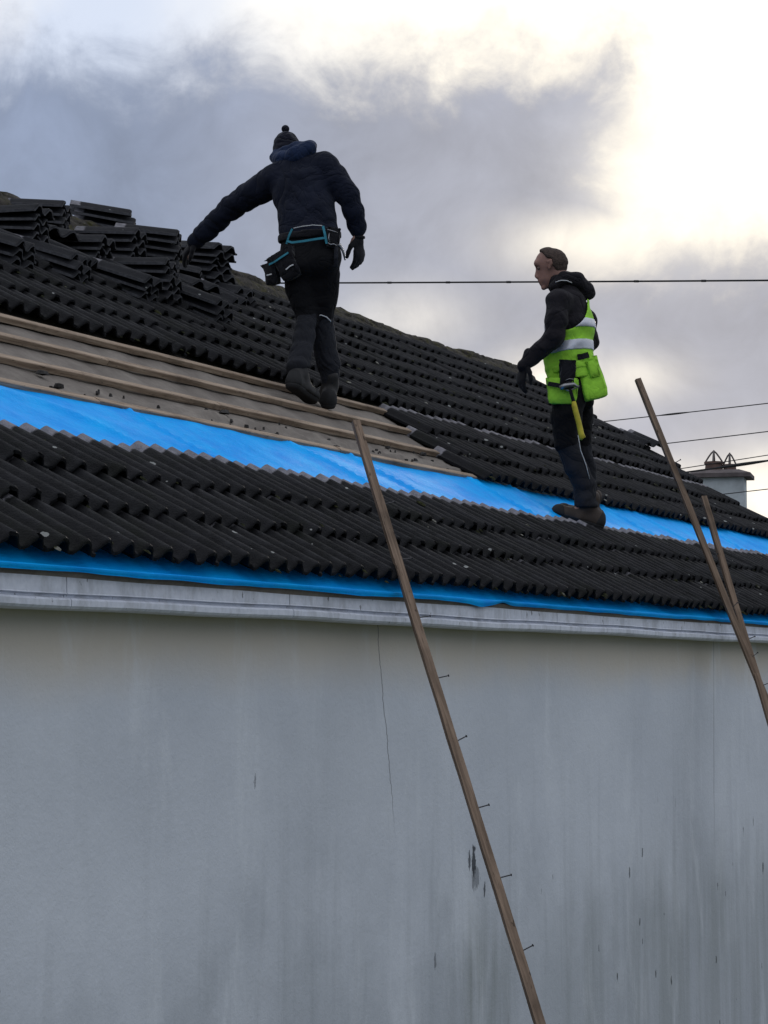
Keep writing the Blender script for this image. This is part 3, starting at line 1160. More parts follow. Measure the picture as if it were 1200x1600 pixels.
class Field:
    def __init__(s, lo, hi, h):
        s.h = h
        s.lo = np.array(lo, float)
        n = np.ceil((np.array(hi) - s.lo) / h).astype(int) + 1
        s.n = n
        ax = [s.lo[i] + h * np.arange(n[i]) for i in range(3)]
        s.ax = ax
        s.F = np.full(n, BIG)

    def _slice(s, lo, hi):
        a = np.clip(np.floor((np.array(lo) - s.lo) / s.h).astype(int), 0, s.n - 1)
        b = np.clip(np.ceil((np.array(hi) - s.lo) / s.h).astype(int) + 1, 1, s.n)
        return tuple(slice(a[i], b[i]) for i in range(3))

    def pts(s, sl=None):
        sl = sl or (slice(None),) * 3
        return np.meshgrid(s.ax[0][sl[0]], s.ax[1][sl[1]], s.ax[2][sl[2]], indexing='ij')


def smin(a, b, k):
    if k <= 0: return np.minimum(a, b)
    h = np.clip(.5 + .5 * (b - a) / k, 0, 1)
    return b * (1 - h) + a * h - k * h * (1 - h)


def smax(a, b, k):
    return -smin(-a, -b, k)


def capsule(a, b, ra, rb, flat=None, q=1.0, rip=None):
    """tapered capsule; 'flat' = direction squashed to ratio q; rip = (amp, count, phase) folds round the limb"""
    return dict(a=np.array(a, float), b=np.array(b, float), ra=ra, rb=rb, flat=None if flat is None else np.array(flat, float) / np.linalg.norm(flat), q=q, rip=rip)


def eval_prim(p, X, Y, Z):
    a, b = p['a'], p['b']
    d = b - a
    L2 = max(d.dot(d), 1e-9)
    px, py, pz = X - a[0], Y - a[1], Z - a[2]
    t = np.clip((px * d[0] + py * d[1] + pz * d[2]) / L2, 0, 1)
    qx, qy, qz = px - t * d[0], py - t * d[1], pz - t * d[2]
    r = p['ra'] + (p['rb'] - p['ra']) * t
    if p['flat'] is not None:
        n = p['flat']
        dn = qx * n[0] + qy * n[1] + qz * n[2]
        k = 1 / p['q'] - 1
        qx, qy, qz = qx + n[0] * dn * k, qy + n[1] * dn * k, qz + n[2] * dn * k
        dist = (np.sqrt(qx * qx + qy * qy + qz * qz) - r)
        dist = dist * (.5 + .5 * p['q'])
    else:
        dist = np.sqrt(qx * qx + qy * qy + qz * qz) - r
    if p['rip']:
        am, ct, ph = p['rip']
        dist = dist + am * np.sin(2 * pi * ct * t + ph + 28 * qx + 19 * qy) * np.sin(pi * np.clip(t, .04, .96))
    return dist


def build(prims, k=.03, h=.009, pad=.03, post=None, wr=None):
    lo = np.min([np.minimum(p['a'], p['b']) - max(p['ra'], p['rb']) * max(1, p['q']) for p in prims], axis=0) - pad
    hi = np.max([np.maximum(p['a'], p['b']) + max(p['ra'], p['rb']) * max(1, p['q']) for p in prims], axis=0) + pad
    fl = Field(lo, hi, h)
    for p in prims:
        m = max(p['ra'], p['rb']) * max(1, p['q']) + k + .04
        sl = fl._slice(np.minimum(p['a'], p['b']) - m, np.maximum(p['a'], p['b']) + m)
        X, Y, Z = fl.pts(sl)
        fl.F[sl] = smin(fl.F[sl], eval_prim(p, X, Y, Z), p.get('k', k))
    X, Y, Z = fl.pts()
    if wr:
        am, fr, sd = wr
        rr = np.random.RandomState(sd)
        ph = rr.uniform(0, 6.28, 8)
        U = X + .05 * np.sin(9 * Z + ph[0]) + .03 * np.sin(17 * Y + ph[1])
        V = Z + .05 * np.sin(11 * X + ph[2]) + .03 * np.sin(13 * Y + ph[3])
        near = np.abs(fl.F) < .06
        w = am * (np.sin(fr * (V + .35 * U) + ph[4]) * np.sin(fr * .6 * U + ph[5]) + .5 * np.sin(fr * 1.9 * (V - .5 * U) + ph[6]))
        fl.F = np.where(near, fl.F + w, fl.F)
    if post:
        fl.F = post(fl.F, X, Y, Z)
    return nets(fl)


def nets(fl):
    F, h = fl.F, fl.h
    ins = F < 0
    c = [ins[i:ins.shape[0] - 1 + i, j:ins.shape[1] - 1 + j, k:ins.shape[2] - 1 + k] for i in (0, 1) for j in (0, 1) for k in (0, 1)]
    s = sum(q.astype(np.int8) for q in c)
    act = np.argwhere((s > 0) & (s < 8))
    idmap = -np.ones([q - 1 for q in F.shape], int)
    idmap[act[:, 0], act[:, 1], act[:, 2]] = np.arange(len(act))
    offs = np.array([(i, j, k) for i in (0, 1) for j in (0, 1) for k in (0, 1)])
    cv = np.stack([F[act[:, 0] + o[0], act[:, 1] + o[1], act[:, 2] + o[2]] for o in offs], 1)
    acc = np.zeros((len(act), 3))
    cnt = np.zeros(len(act))
    for i in range(8):
        for j in range(i + 1, 8):
            if np.abs(offs[i] - offs[j]).sum() != 1: continue
            a, b = cv[:, i], cv[:, j]
            m = (a < 0) != (b < 0)
            t = np.where(m, a / np.where(np.abs(a - b) < 1e-12, 1, a - b), 0)
            acc += np.where(m[:, None], offs[i] + t[:, None] * (offs[j] - offs[i]), 0)
            cnt += m
    V = fl.lo + h * (act + acc / np.maximum(cnt, 1)[:, None])
    faces = []
    for ax in range(3):
        u, w = (ax + 1) % 3, (ax + 2) % 3
        sl0 = [slice(None)] * 3; sl1 = [slice(None)] * 3
        sl0[ax] = slice(0, -1); sl1[ax] = slice(1, None)
        d = ins[tuple(sl0)] != ins[tuple(sl1)]
        e = np.argwhere(d)
        e = e[(e[:, u] > 0) & (e[:, w] > 0) & (e[:, u] < F.shape[u] - 1) & (e[:, w] < F.shape[w] - 1)]
        if not len(e): continue
        fl_in = ins[e[:, 0], e[:, 1], e[:, 2]]
        q = []
        for (du, dw) in ((-1, -1), (0, -1), (0, 0), (-1, 0)):
            o = e.copy()
            o[:, u] += du
            o[:, w] += dw
            q.append(idmap[o[:, 0], o[:, 1], o[:, 2]])
        q = np.stack(q, 1)
        q = np.where(fl_in[:, None], q, q[:, ::-1])
        faces.append(q)
    Fc = np.concatenate(faces)
    Fc = Fc[(Fc >= 0).all(1)]
    return V, Fc


def relax(V, Fc, it=2, lam=.5):
    e = np.concatenate([Fc[:, [0, 1]], Fc[:, [1, 2]], Fc[:, [2, 3]], Fc[:, [3, 0]]])
    for _ in range(it):
        s = np.zeros_like(V)
        c = np.zeros(len(V))
        np.add.at(s, e[:, 0], V[e[:, 1]]); np.add.at(c, e[:, 0], 1)
        np.add.at(s, e[:, 1], V[e[:, 0]]); np.add.at(c, e[:, 1], 1)
        V = V + lam * (s / np.maximum(c, 1)[:, None] - V)
    return V


def part(name, prims, mat, parent, k=.03, h=.009, it=1, **kw):
    V, Fc = build(prims, k, h, **kw)
    V = relax(V, Fc, it)
    me = mesh(name, V, Fc, True)
    return link(name, me, parent, mat)


def cloth(name, c, rough=.9, sheen=.1, nscale=7, var=.25, weave=240, bstr=.35):
    m, gg, bs = newmat(name)
    P = gg.n('ShaderNodeTexCoord').outputs['Object']
    n1 = gg.noise(P, nscale, 5, .6)
    n2 = gg.noise(P, weave, 2, .5)
    base = gg.mix(gg.lin(n1, .3, .7), tuple(q * (1 - var) for q in c), tuple(q * (1 + var) for q in c))
    base = gg.mix(gg.m('MULTIPLY', n2, .35), base, tuple(q * .6 for q in c))
    gg.put(bs.inputs['Base Color'], base)
    bs.inputs['Roughness'].default_value = rough
    bs.inputs['Specular IOR Level'].default_value = .12
    bs.inputs['Sheen Weight'].default_value = sheen
    bs.inputs['Sheen Roughness'].default_value = .5
    rd = gg.m('ABSOLUTE', gg.m('SUBTRACT', gg.noise(P, 4.2, 3, .45, 1.3), .5))
    rd2 = gg.m('ABSOLUTE', gg.m('SUBTRACT', gg.noise(P, 9.0, 2, .45, .9), .5))
    hgt = gg.m('ADD', gg.m('ADD', gg.m('MULTIPLY', gg.m('POWER', rd, .6), 1.6), gg.m('MULTIPLY', gg.m('POWER', rd2, .6), .7)), gg.m('MULTIPLY', n2, .06))
    bump(gg, bs, hgt, bstr * 2.2, .022)
    return m


M_navy = cloth('navy_softshell', (.0085, .011, .022), sheen=.04)
M_hood = cloth('navy_hood', (.013, .024, .060), sheen=.05)
M_black = cloth('black_work_trousers', (.0075, .0075, .009), sheen=.02)
M_grey = cloth('charcoal_panel', (.019, .020, .025), sheen=.03)
M_glove = cloth('dark_glove', (.012, .0115, .014), bstr=.1)
M_knit = cloth('knit_hat', (.0075, .0085, .017), weave=120, bstr=.6)
M_boot = simple('boot_leather', (.018, .017, .017), .6, .35, 14, .3, 60)
M_bootb = simple('boot_brown_leather', (.040, .029, .023), .7, .35, 14, .3, 60)
M_sole = simple('boot_sole', (.013, .013, .014), .75, .3, 20, .3, 60)
M_hoodie = cloth('charcoal_hoodie', (.016, .0145, .018), sheen=.04)
M_pouch = cloth('black_pouch', (.012, .012, .015))
M_teal = simple('teal_webbing', (.03, .20, .27), .7, .2, 30, .2)
M_hivis = cloth('hi_vis_green', (.34, .70, .060), .8, .05, var=.2, bstr=.16)
M_refl = simple('reflective_tape', (.52, .53, .58), .35, .12, 20, .15, 60, spec=.6, metallic=.25)
M_skin = simple('skin', (.25, .135, .105), .55, .12, 18, .15, 90, spec=.35)
M_hair = simple('short_brown_hair', (.055, .038, .031), .85, .55, 90, 1.0, 220)
M_steel = simple('tool_steel', (.25, .25, .26), .35, .2, 30, .1, metallic=.9)
M_yellow = simple('yellow_rubber_grip', (.42, .36, .03), .6, .2, 25, .2)
M_piping = simple('reflective_piping', (.50, .51, .52), .4, .1, 30, 0)


def hand_prims(wrist, d, nrm, thumb, r=.0105, curl=(.35, .35), spread=.10, sc=1.0):
    """wrist point, pointing direction d, palm normal nrm (fingers curl towards it), thumb side direction"""
    W = Vector(wrist); d = Vector(d).normalized(); n = Vector(nrm); n = (n - d * n.dot(d)).normalized()
    s = Vector(thumb); s = (s - d * s.dot(d) - n * s.dot(n)).normalized()
    pr = []
    pm = W + d * .05 * sc
    pr.append(capsule(W, W + d * .085 * sc, .030 * sc, .040 * sc, n, .45))
    pr.append(capsule(W - d * .055 * sc, W + d * .02 * sc, .029 * sc, .029 * sc, n, .8))
    for i, (off, L) in enumerate(((.030, .074), (.010, .084), (-.011, .077), (-.030, .060))):
        b = W + d * .088 * sc + s * off * sc
        dd = (d + s * (off * spread * 30 * .1)).normalized()
        q = [b - dd * .02]
        ang = 0
        p = b
        q.append(p)
        for j, fr in enumerate((.45, .32, .23)):
            ang += curl[0] * (1.0 + .15 * i) if j == 0 else curl[1] * (1 + .1 * i)
            p = p + (dd * cos(ang) + n * sin(ang)) * L * fr * sc
            q.append(p)
        rr = [r * 1.05, r * 1.0, r * .95, r * .88, r * .78]
        for j in range(4):
            c = capsule(q[j], q[j + 1], rr[j] * sc, rr[j + 1] * sc)
            c['k'] = .004
            pr.append(c)
    t0 = W + d * .018 * sc + s * .024 * sc
    t1 = t0 + (d * .6 + s * .65 + n * .25).normalized() * .040 * sc
    t2 = t1 + (d * .88 + s * .25 + n * .35).normalized() * .034 * sc
    t3 = t2 + (d * .95 + s * .02 + n * .35).normalized() * .026 * sc
    for a, b, ra, rb in ((t0, t1, .017, .0135), (t1, t2, .0125, .0115), (t2, t3, .0115, .0095)):
        c = capsule(a, b, ra * sc, rb * sc)
        c['k'] = .006
        pr.append(c)
    return pr


def ball(c, r, flat=None, q=1.0):
    return capsule(c, (c[0], c[1], c[2] + 1e-4), r, r, flat, q)


def chain(pts, rads, flat=None, q=1.0, rip=None):
    return [capsule(pts[i], pts[i + 1], rads[i], rads[i + 1], flat, q, rip) for i in range(len(pts) - 1)]


def strap(name, pts, w, t, mat, parent, nrm=None):
    """flat ribbon along pts (local), given outward normals"""
    v, f = [], []
    for i, p in enumerate(pts):
        p = Vector(p)
        tg = (Vector(pts[min(i + 1, len(pts) - 1)]) - Vector(pts[max(i - 1, 0)])).normalized()
        n = Vector(nrm[i] if isinstance(nrm, list) else nrm)
        n = (n - tg * n.dot(tg)).normalized()
        s = tg.cross(n).normalized()
        for a, b in ((-1, 0), (1, 0), (1, 1), (-1, 1)):
            v.append(p + s * a * w / 2 + n * b * t)
    for i in range(len(pts) - 1):
        for k in range(4):
            k2 = (k + 1) % 4
            f.append((i * 4 + k, (i + 1) * 4 + k, (i + 1) * 4 + k2, i * 4 + k2))
    f.append((0, 1, 2, 3))
    e = (len(pts) - 1) * 4
    f.append((e + 3, e + 2, e + 1, e))
    return link(name, mesh(name, v, f), parent, mat)


PRZ = radians(25.58 - 90)            # figures: local +x = to the right of the view, +y = away, +z = up

# ------------------------------------------------------------------ worker in the bobble hat
S1, D1, FL = 285.0, 12.28, 3500.0
def A(px, py, d=0.0): return np.array([((px - 600) * (D1 + d) + 110 * D1) / FL, d, ((1057 - py) * (D1 + d) - 422 * D1) / FL])
u1 = lambda r: r / S1
up = (0, 0, 1)

hipL, hipR = A(463, 402, .06), A(507, 400, .04)
knL, knR = A(480, 498, .08), A(502, 495, .14)
anL, anR = A(467, 588, -.08), A(516, 600, .20)
shL, shR = A(430, 270, .22), A(508, 252, .16)
elL, wrL = A(366, 318, .38), A(306, 371, .52)
elR, wrR = A(549, 305, .12), A(560, 361, .18)
neck = A(456, 246, .27)
head = A(446, 226, .37)
# a point on the slope under the feet is the figure's base
base1 = (10.846, 5.620, CAMZ + 1.477)

hdL = wrL + np.array([-.45, .25, -.45]) * 0
dirL = A(284, 398, .58) - wrL
dirR = A(562, 408, .20) - wrR
b1 = []
b1 += chain([A(484, 398, .04), A(478, 340, .08), A(470, 290, .16), A(465, 262, .21)], [.130, .125, .145, .10], (.1, 1, -.2), .68)
b1 += [capsule(shL, shR, .055, .055)]
b1 += chain([A(462, 258, .23), neck, head], [.055, .052, .060])
b1 += [capsule(A(448, 240, .37), A(446, 226, .37), .066, .070, (1, .2, 0), .9)]
b1 += chain([shL, elL, wrL], [.052, .040, .028]) + chain([shR, elR, wrR], [.052, .040, .028])
b1 += hand_prims(wrL, dirL, (.35, .5, -.8), (.3, -.6, -.4), r=.0085, curl=(.30, .25), sc=.8)
b1 += hand_prims(wrR, dirR, (-.75, .6, 0), (-.6, -.5, 0), r=.0085, curl=(.22, .32), sc=.8)
b1 += chain([hipL, knL, anL], [.074, .040, .030]) + chain([hipR, knR, anR], [.074, .044, .030])
b1 += [capsule(anL, A(476, 610, -.03), .030, .022), capsule(anR, A(514, 616, .27), .030, .022)]
V, Fc = build(b1, .02, .008)
p1 = link('person', mesh('person_body', relax(V, Fc, 1), Fc, True), None, M_skin, base1, (0, 0, PRZ))
tag(p1, 'person in navy hooded jacket and bobble hat, back turned, reaching left to stacked tiles', 'person', 'roofers at work')

# jacket
J = []
J += chain([A(483, 372, .05), A(479, 335, .09), A(471, 292, .16), A(468, 268, .20)], [u1(47), u1(44.5), u1(46), u1(42)], (.1, 1, -.2), .66)
J += [capsule(A(437, 273, .22), A(504, 252, .17), u1(21), u1(19))]
J += chain([A(452, 260, .23), A(506, 244, .18)], [u1(20), u1(12)])
J += chain([A(428, 276, .22), A(404, 292, .28), A(384, 303, .33)], [u1(25), u1(22), u1(19.5)], rip=(0.0020, 2.2, .6))
J += chain([A(384, 303, .33), A(360, 320, .39), A(340, 338, .44), A(322, 356, .48), A(303, 374, .52)], [u1(19.5), u1(18), u1(16.5), u1(15), u1(13.5)], rip=(.0058, 1.6, 1.2))
J += chain([A(508, 255, .16), A(524, 274, .14), A(543, 300, .12)], [u1(21), u1(20), u1(17.5)], rip=(0.0015, 2.0, .4))
J += chain([A(543, 300, .12), A(552, 325, .14), A(558, 348, .17)], [u1(17.5), u1(15.5), u1(13.5)], rip=(0.0025, 2.4, 2.0))
J += [capsule(A(557, 350, .17), A(558, 356, .175), u1(14), u1(13))]


def hem1(F, X, Y, Z):
    zc = A(480, 366, .0)[2]
    cut = zc - .03 * X - Z
    keep = np.abs(X - (560 - 490) / S1) < .12      # the right cuff hangs lower than the hem
    return np.where(keep & (X > (536 - 490) / S1), F, smax(F, cut, .012))


jk = part('jacket', J, M_navy, p1, .030, .0085, wr=(.0032, 34, 5), post=hem1)
# hood lying on the shoulders
H = []
H += chain([A(428, 240, .30), A(442, 244, .21), A(462, 238, .16), A(480, 227, .17), A(487, 221, .24)], [u1(9), u1(13), u1(15), u1(12.5), u1(8)])
H += chain([A(431, 234, .33), A(446, 232, .25), A(464, 226, .22), A(481, 221, .25)], [u1(8), u1(9), u1(11), u1(8)])
H += [capsule(A(440, 250, .24), A(470, 244, .22), u1(14), u1(14))]
part('hood', H, M_hood, p1, .022, .0075, wr=(.0022, 46, 8))
# knitted hat + bobble
hat = part('bobble_hat', [capsule(A(448, 226, .36), A(446, 218, .355), u1(22.5), u1(20)), capsule(A(447, 226, .36), A(447, 236, .36), u1(23), u1(22.5))], M_knit, p1, .01, .0065, wr=(.0012, 90, 3))
bv, bf = build([ball(A(444.5, 194.5, .355), u1(6.6))], .01, .005)
link('bobble', mesh('bobble', bv, bf, True), hat, M_knit)

# trousers: black seat and thighs, charcoal lower legs
T = []
T += [capsule(A(474, 385, .05), A(494, 384, .03), u1(37.5), u1(37.5), (.1, 1, 0), .72)]
T += [capsule(A(464, 402, .02), A(476, 404, .0), u1(27), u1(27)), capsule(A(500, 402, .0), A(506, 402, .0), u1(27), u1(25))]
T += chain([A(464, 405, .06), A(470, 450, .08), A(480, 500, .08)], [u1(27), u1(23), u1(17.5)], rip=(0.0015, 2.0, 0))
T += chain([A(505, 405, .04), A(506, 450, .10), A(502, 494, .14)], [u1(26.5), u1(23), u1(19)], rip=(0.0015, 2.2, 2))


def waist1(F, X, Y, Z):
    return smax(F, Z - (635 - 362) / S1, .01)


tr = part('trousers', T, M_black, p1, .03, .0085, wr=(.0036, 30, 15), post=waist1)
T2 = []
T2 += chain([A(480, 488, .08), A(474, 530, .02), A(466, 572, -.07)], [u1(16.5), u1(16.5), u1(19)], rip=(0.0020, 1.8, .5))
T2 += chain([A(502, 490, .14), A(506, 530, .16), A(512, 566, .18)], [u1(18.5), u1(18), u1(19)], rip=(0.0020, 1.6, 2.5))
T2 += chain([A(513, 566, .18), A(516, 596, .19)], [u1(18), u1(14)], rip=(0.0030, 2.0, .5))


def hemL(F, X, Y, Z):
    # left trouser leg ends above the boot
    zc = A(466, 584, -.07)[2]
    left = X < (490 - 490) / S1
    return np.where(left, smax(F, zc + .5 * (X + .09) - Z, .008), smax(F, A(516, 606, .19)[2] - Z, .01))


lo = part('trouser_leg', T2, M_grey, tr, .022, .008, wr=(.0034, 40, 19), post=hemL)
tag(lo, 'charcoal lower trouser legs with flared hems')
# reflective piping behind the right knee and on the left cuff
def arc(pts, r, name, mat, parent):
    return link(name, MB().tube(pts, r, 6).me(name, True), parent, mat)
arc([A(486, 494, .080), A(493, 491, .072), A(502, 491, .070), A(510, 494, .076), A(517, 501, .09)], .0035, 'piping', M_piping, tr)


def boot(parent, heel, toe, ankle, side, mat, wdt=.048, sole_mat=None):
    heel, toe, ankle = Vector(heel), Vector(toe), Vector(ankle)
    d = (toe - heel).normalized()
    s = d.cross(Vector((0, 0, 1))).normalized()
    n = s.cross(d).normalized()
    m = heel.lerp(toe, .5)
    pr = [capsule(heel + n * .048 + d * .040, ankle, .043, .043, s, .95),
          capsule(ankle, ankle + n * .06 - d * .005, .043, .046),
          capsule(heel + n * .020 + d * .040, heel + n * .075 + d * .038, .041, .040, s, .95),
          capsule(heel + n * .045 + d * .040, m + n * .050, .042, .042, s, .98),
          capsule(ankle + n * .025 + d * .01, m + n * .068 + d * .010, .042, .036),
          capsule(ankle + d * .02, m + n * .055 - d * .01, .040, .040),
          capsule(m + n * .050, toe + n * .046 - d * .046, .042, .042, s, 1.12),
          capsule(m + n * .030, toe + n * .030 - d * .046, .042, .043, s, 1.12)]
    up_ = lambda F, X, Y, Z: smax(F, -((X - heel.x) * n.x + (Y - heel.y) * n.y + (Z - heel.z) * n.z) + .022, .004)
    b = part('boot', pr, mat, parent, .018, .007, post=up_)
    sp = [capsule(heel + n * .03 + d * .036, m + n * .03, .045, .040), capsule(m + n * .03, toe + n * .03 - d * .044, .040, .048)]
    cl = lambda F, X, Y, Z: smax(smax(F, -((X - heel.x) * n.x + (Y - heel.y) * n.y + (Z - heel.z) * n.z), .004), ((X - heel.x) * n.x + (Y - heel.y) * n.y + (Z - heel.z) * n.z) - .028, .003)
    v, f = build(sp, .01, .006, post=cl)
    link('sole', mesh('sole', v, f, True), b, M_sole)
    L_ = (toe - heel).length
    along = lambda X, Y, Z: (X - heel.x) * d.x + (Y - heel.y) * d.y + (Z - heel.z) * d.z
    above = lambda X, Y, Z: (X - heel.x) * n.x + (Y - heel.y) * n.y + (Z - heel.z) * n.z
    for nm_, cut in (('toe_cap', lambda X, Y, Z: (L_ - .085) - along(X, Y, Z) + .25 * above(X, Y, Z)),
                     ('heel_counter', lambda X, Y, Z: along(X, Y, Z) - .045 + .3 * (above(X, Y, Z) - .05))):
        pc = [dict(q, ra=q['ra'] + .0025, rb=q['rb'] + .0025) for q in pr]
        v, f = build(pc, .018, .006, post=lambda F, X, Y, Z, cut=cut: smax(smax(up_(F, X, Y, Z), cut(X, Y, Z), .003), above(X, Y, Z) - .115, .004))
        link(nm_, mesh(nm_, relax(v, f, 1), f, True), b, M_sole)
    if mat is M_bootb:
        for t in (.30, .38, .46):
            c = ankle.lerp(m + n * .10, (t - .25) * 2.6) + n * .012
            arc([c + s * .040 + d * .012, c + s * .018 + n * .012 + d * .02, c - s * .018 + n * .012 + d * .02, c - s * .040 + d * .012], .0032, 'lace', M_grey, b)
    return b


boot(p1, A(452, 605, -.17), A(490, 633, .05), A(466, 585, -.09), -1, M_boot)
boot(p1, (.080, .150, .000), (.040, .410, .088), A(516, 604, .20), 1, M_boot)

# gloves
gl = part('glove', hand_prims(wrL, dirL, (.35, .5, -.8), (.3, -.6, -.4), r=.0115, curl=(.30, .25), sc=1.08), M_glove, p1, .010, .0045)
gr = part('glove', hand_prims(A(560, 368, .18), dirR, (-.75, .6, 0), (-.6, -.5, 0), r=.0115, curl=(.22, .32), sc=1.08), M_glove, p1, .010, .0045)
link('cuff', MB().tube([A(560.2, 367, .18), A(560.5, 370, .18)], .036, 16).me('cuff', True), gr, M_glove)

# tool belt: webbing, holster on the right, nail bags on the left hip
tb = part('tool_belt', [capsule(A(478, 369, .05), A(488, 366, .04), u1(43.5), u1(43.5), (.1, 1, 0), .72)], M_pouch, p1, .01, .008,
          post=lambda F, X, Y, Z: smax(np.abs(F) - .006, np.abs(Z - (635 - 364) / S1 - .06 * X) - .022, .004))
bb = [A(448, 374, -.062), A(456, 376, -.078), A(472, 374, -.096), A(490, 371, -.100), A(503, 369, -.094), A(508, 369, -.088)]
strap('webbing', bb, .012, .006, M_teal, tb, (0, -1, 0))
strap('webbing', [A(456, 354, -.074), A(451, 365, -.07), A(447, 378, -.058)], .010, .006, M_teal, tb, (-.2, -1, 0))
strap('webbing', [A(504, 350, -.082), A(507, 362, -.090), A(510, 378, -.088)], .013, .006, M_teal, tb, (.1, -1, 0))
strap('webbing', [A(458, 353, -.078), A(472, 350, -.093), A(488, 348, -.096), A(503, 349, -.088)], .004, .004, M_piping, tb, (0, -1, 0))


def sack(name, c, w, hgt, dep, mat, parent, rot=(0, 0, 0), taper=.8, open_top=True, r=.012):
    """a soft tool pouch: rounded box, narrower below, with a recessed open top"""
    c = Vector(c)
    n = 20
    v, f = [], []
    rows = [(-.5, .70), (-.47, .86), (-.3, .97), (0, 1.0), (.3, 1.0), (.48, 1.04), (.5, 1.0), (.49, .86), (.30, .80)]
    Rm = Euler(rot).to_matrix()
    for (zz, sc) in rows:
        tp = taper + (1 - taper) * (zz + .5)
        for k in range(n):
            a = 2 * pi * k / n
            cx_, sy_ = cos(a), sin(a)
            ex = .45
            x = math.copysign(abs(cx_) ** ex, cx_) * w / 2 * sc * tp
            y = math.copysign(abs(sy_) ** ex, sy_) * dep / 2 * sc * tp
            fold = .006 * sin(9 * zz + 1.7 * k) * sin(2.3 * k + 4 * zz) + .004 * sin(23 * zz + 2.9 * k)
            x += fold
            y += fold * 1.3
            v.append(c + Rm @ Vector((x, y, zz * hgt)))
    for j in range(len(rows) - 1):
        for k in range(n):
            k2 = (k + 1) % n
            f.append((j * n + k, j * n + k2, (j + 1) * n + k2, (j + 1) * n + k))
    f.append(tuple(range(n - 1, -1, -1)))
    f.append(tuple(range((len(rows) - 1) * n, len(rows) * n)))
    return link(name, mesh(name, v, f, True), parent, mat)


sack('pouch', A(450, 411, -.035), u1(42), u1(46), .085, M_pouch, tb, (radians(5), radians(-22), radians(-25)))
sack('pouch', A(425, 426, .02), u1(24), u1(34), .075, M_pouch, tb, (radians(4), radians(-8), radians(-35)))
sack('pouch', A(438, 400, .01), u1(44), u1(14), .09, M_pouch, tb, (radians(4), radians(-26), radians(-25)), taper=.95)
strap('webbing', [A(420, 411, -.03), A(428, 407, -.055), A(441, 398, -.075), A(450, 392, -.085)], .010, .005, M_teal, tb, (-.4, -1, 0))
strap('webbing', [A(446, 419, -.085), A(453, 413, -.087), A(458, 411, -.085)], .006, .004, M_piping, tb, (-.2, -1, 0))
strap('webbing', [A(416, 428, -.022), A(424, 426, -.032)], .006, .004, M_piping, tb, (-.4, -1, 0))
sack('holster', A(520, 368, -.070), u1(21), u1(30), .05, M_pouch, tb, (0, radians(4), radians(25)), taper=.95)
arc([A(511, 355, -.10), A(518, 357, -.105), A(527, 360, -.09)], .003, 'clip', M_steel, tb)
arc([A(512, 376, -.104), A(516, 379, -.108), A(521, 378, -.108), A(526, 381, -.095)], .0035, 'clip', M_steel, tb)
arc([A(514, 361, -.104), A(513, 369, -.106), A(515, 375, -.107)], .003, 'clip', M_steel, tb)

ham1 = link('hammer', MB().tube([A(524, 372, -.075), A(525, 395, -.078), A(524, 415, -.08)], [.011, .012, .013], 10).me('hammer_handle', True), None, M_grey, base1, (0, 0, PRZ))
tag(ham1, 'dark-handled hammer hanging from the belt of the bobble-hat worker', 'hammer')
link('hammer_head', MB().tube([A(520, 379, -.07), A(531, 380, -.06), A(536, 390, -.055), A(539, 404, -.055)], [.014, .011, .008, .004], 8).me('hammer_head', True), ham1, M_steel)

# ------------------------------------------------------------------ worker in the hi-vis vest (profile, facing left)
S2, D2 = 258.9, 13.52
def B(px, py, d=0.0): return np.array([((px - 600) * (D2 + d) - 300 * D2) / FL, d, ((1057 - py) * (D2 + d) - 247 * D2) / FL])
u2 = lambda r: r / S2
base2 = (12.668, 4.779, CAMZ + .940)

hpN, hpF = B(893, 602, -.09), B(903, 602, .09)
knN, knF = B(885, 690, -.10), B(910, 688, .10)
akN, akF = B(918, 782, -.08), B(922, 780, .10)
sN, sF = B(876, 462, -.17), B(890, 458, .19)
eN, wN = B(868, 522, -.22), B(822, 562, -.15)
eF, wF = B(924, 524, .20), B(890, 560, .22)
hd2 = B(812, 597, -.13) - wN
nk = B(884, 434, 0)
b2 = []
b2 += chain([B(895, 592, 0), B(892, 545, 0), B(892, 500, 0), B(888, 465, 0)], [.105, .098, .115, .09], (0, 1, 0), 1.35)
b2 += [capsule(sN, sF, .055, .055)]
b2 += chain([B(890, 455, 0), nk, B(872, 420, 0)], [.058, .055, .055])
b2 += chain([sN, eN, wN], [.050, .040, .028]) + chain([sF, eF, wF], [.050, .040, .028])
b2 += hand_prims(wN, hd2, (.5, .3, -.1), (-.4, -.6, .1), r=.0085, curl=(.30, .34), sc=.8)
b2 += hand_prims(wF, (-.6, -.4, -.4), (0, -.3, -1), (-.3, -.5, .5), r=.0085, curl=(.4, .4), sc=.9)
b2 += chain([hpN, knN, akN], [.075, .045, .032]) + chain([hpF, knF, akF], [.070, .040, .030])
b2 += [capsule(akN, B(888, 803, -.09), .028, .020), capsule(akF, B(898, 797, .10), .028, .020)]
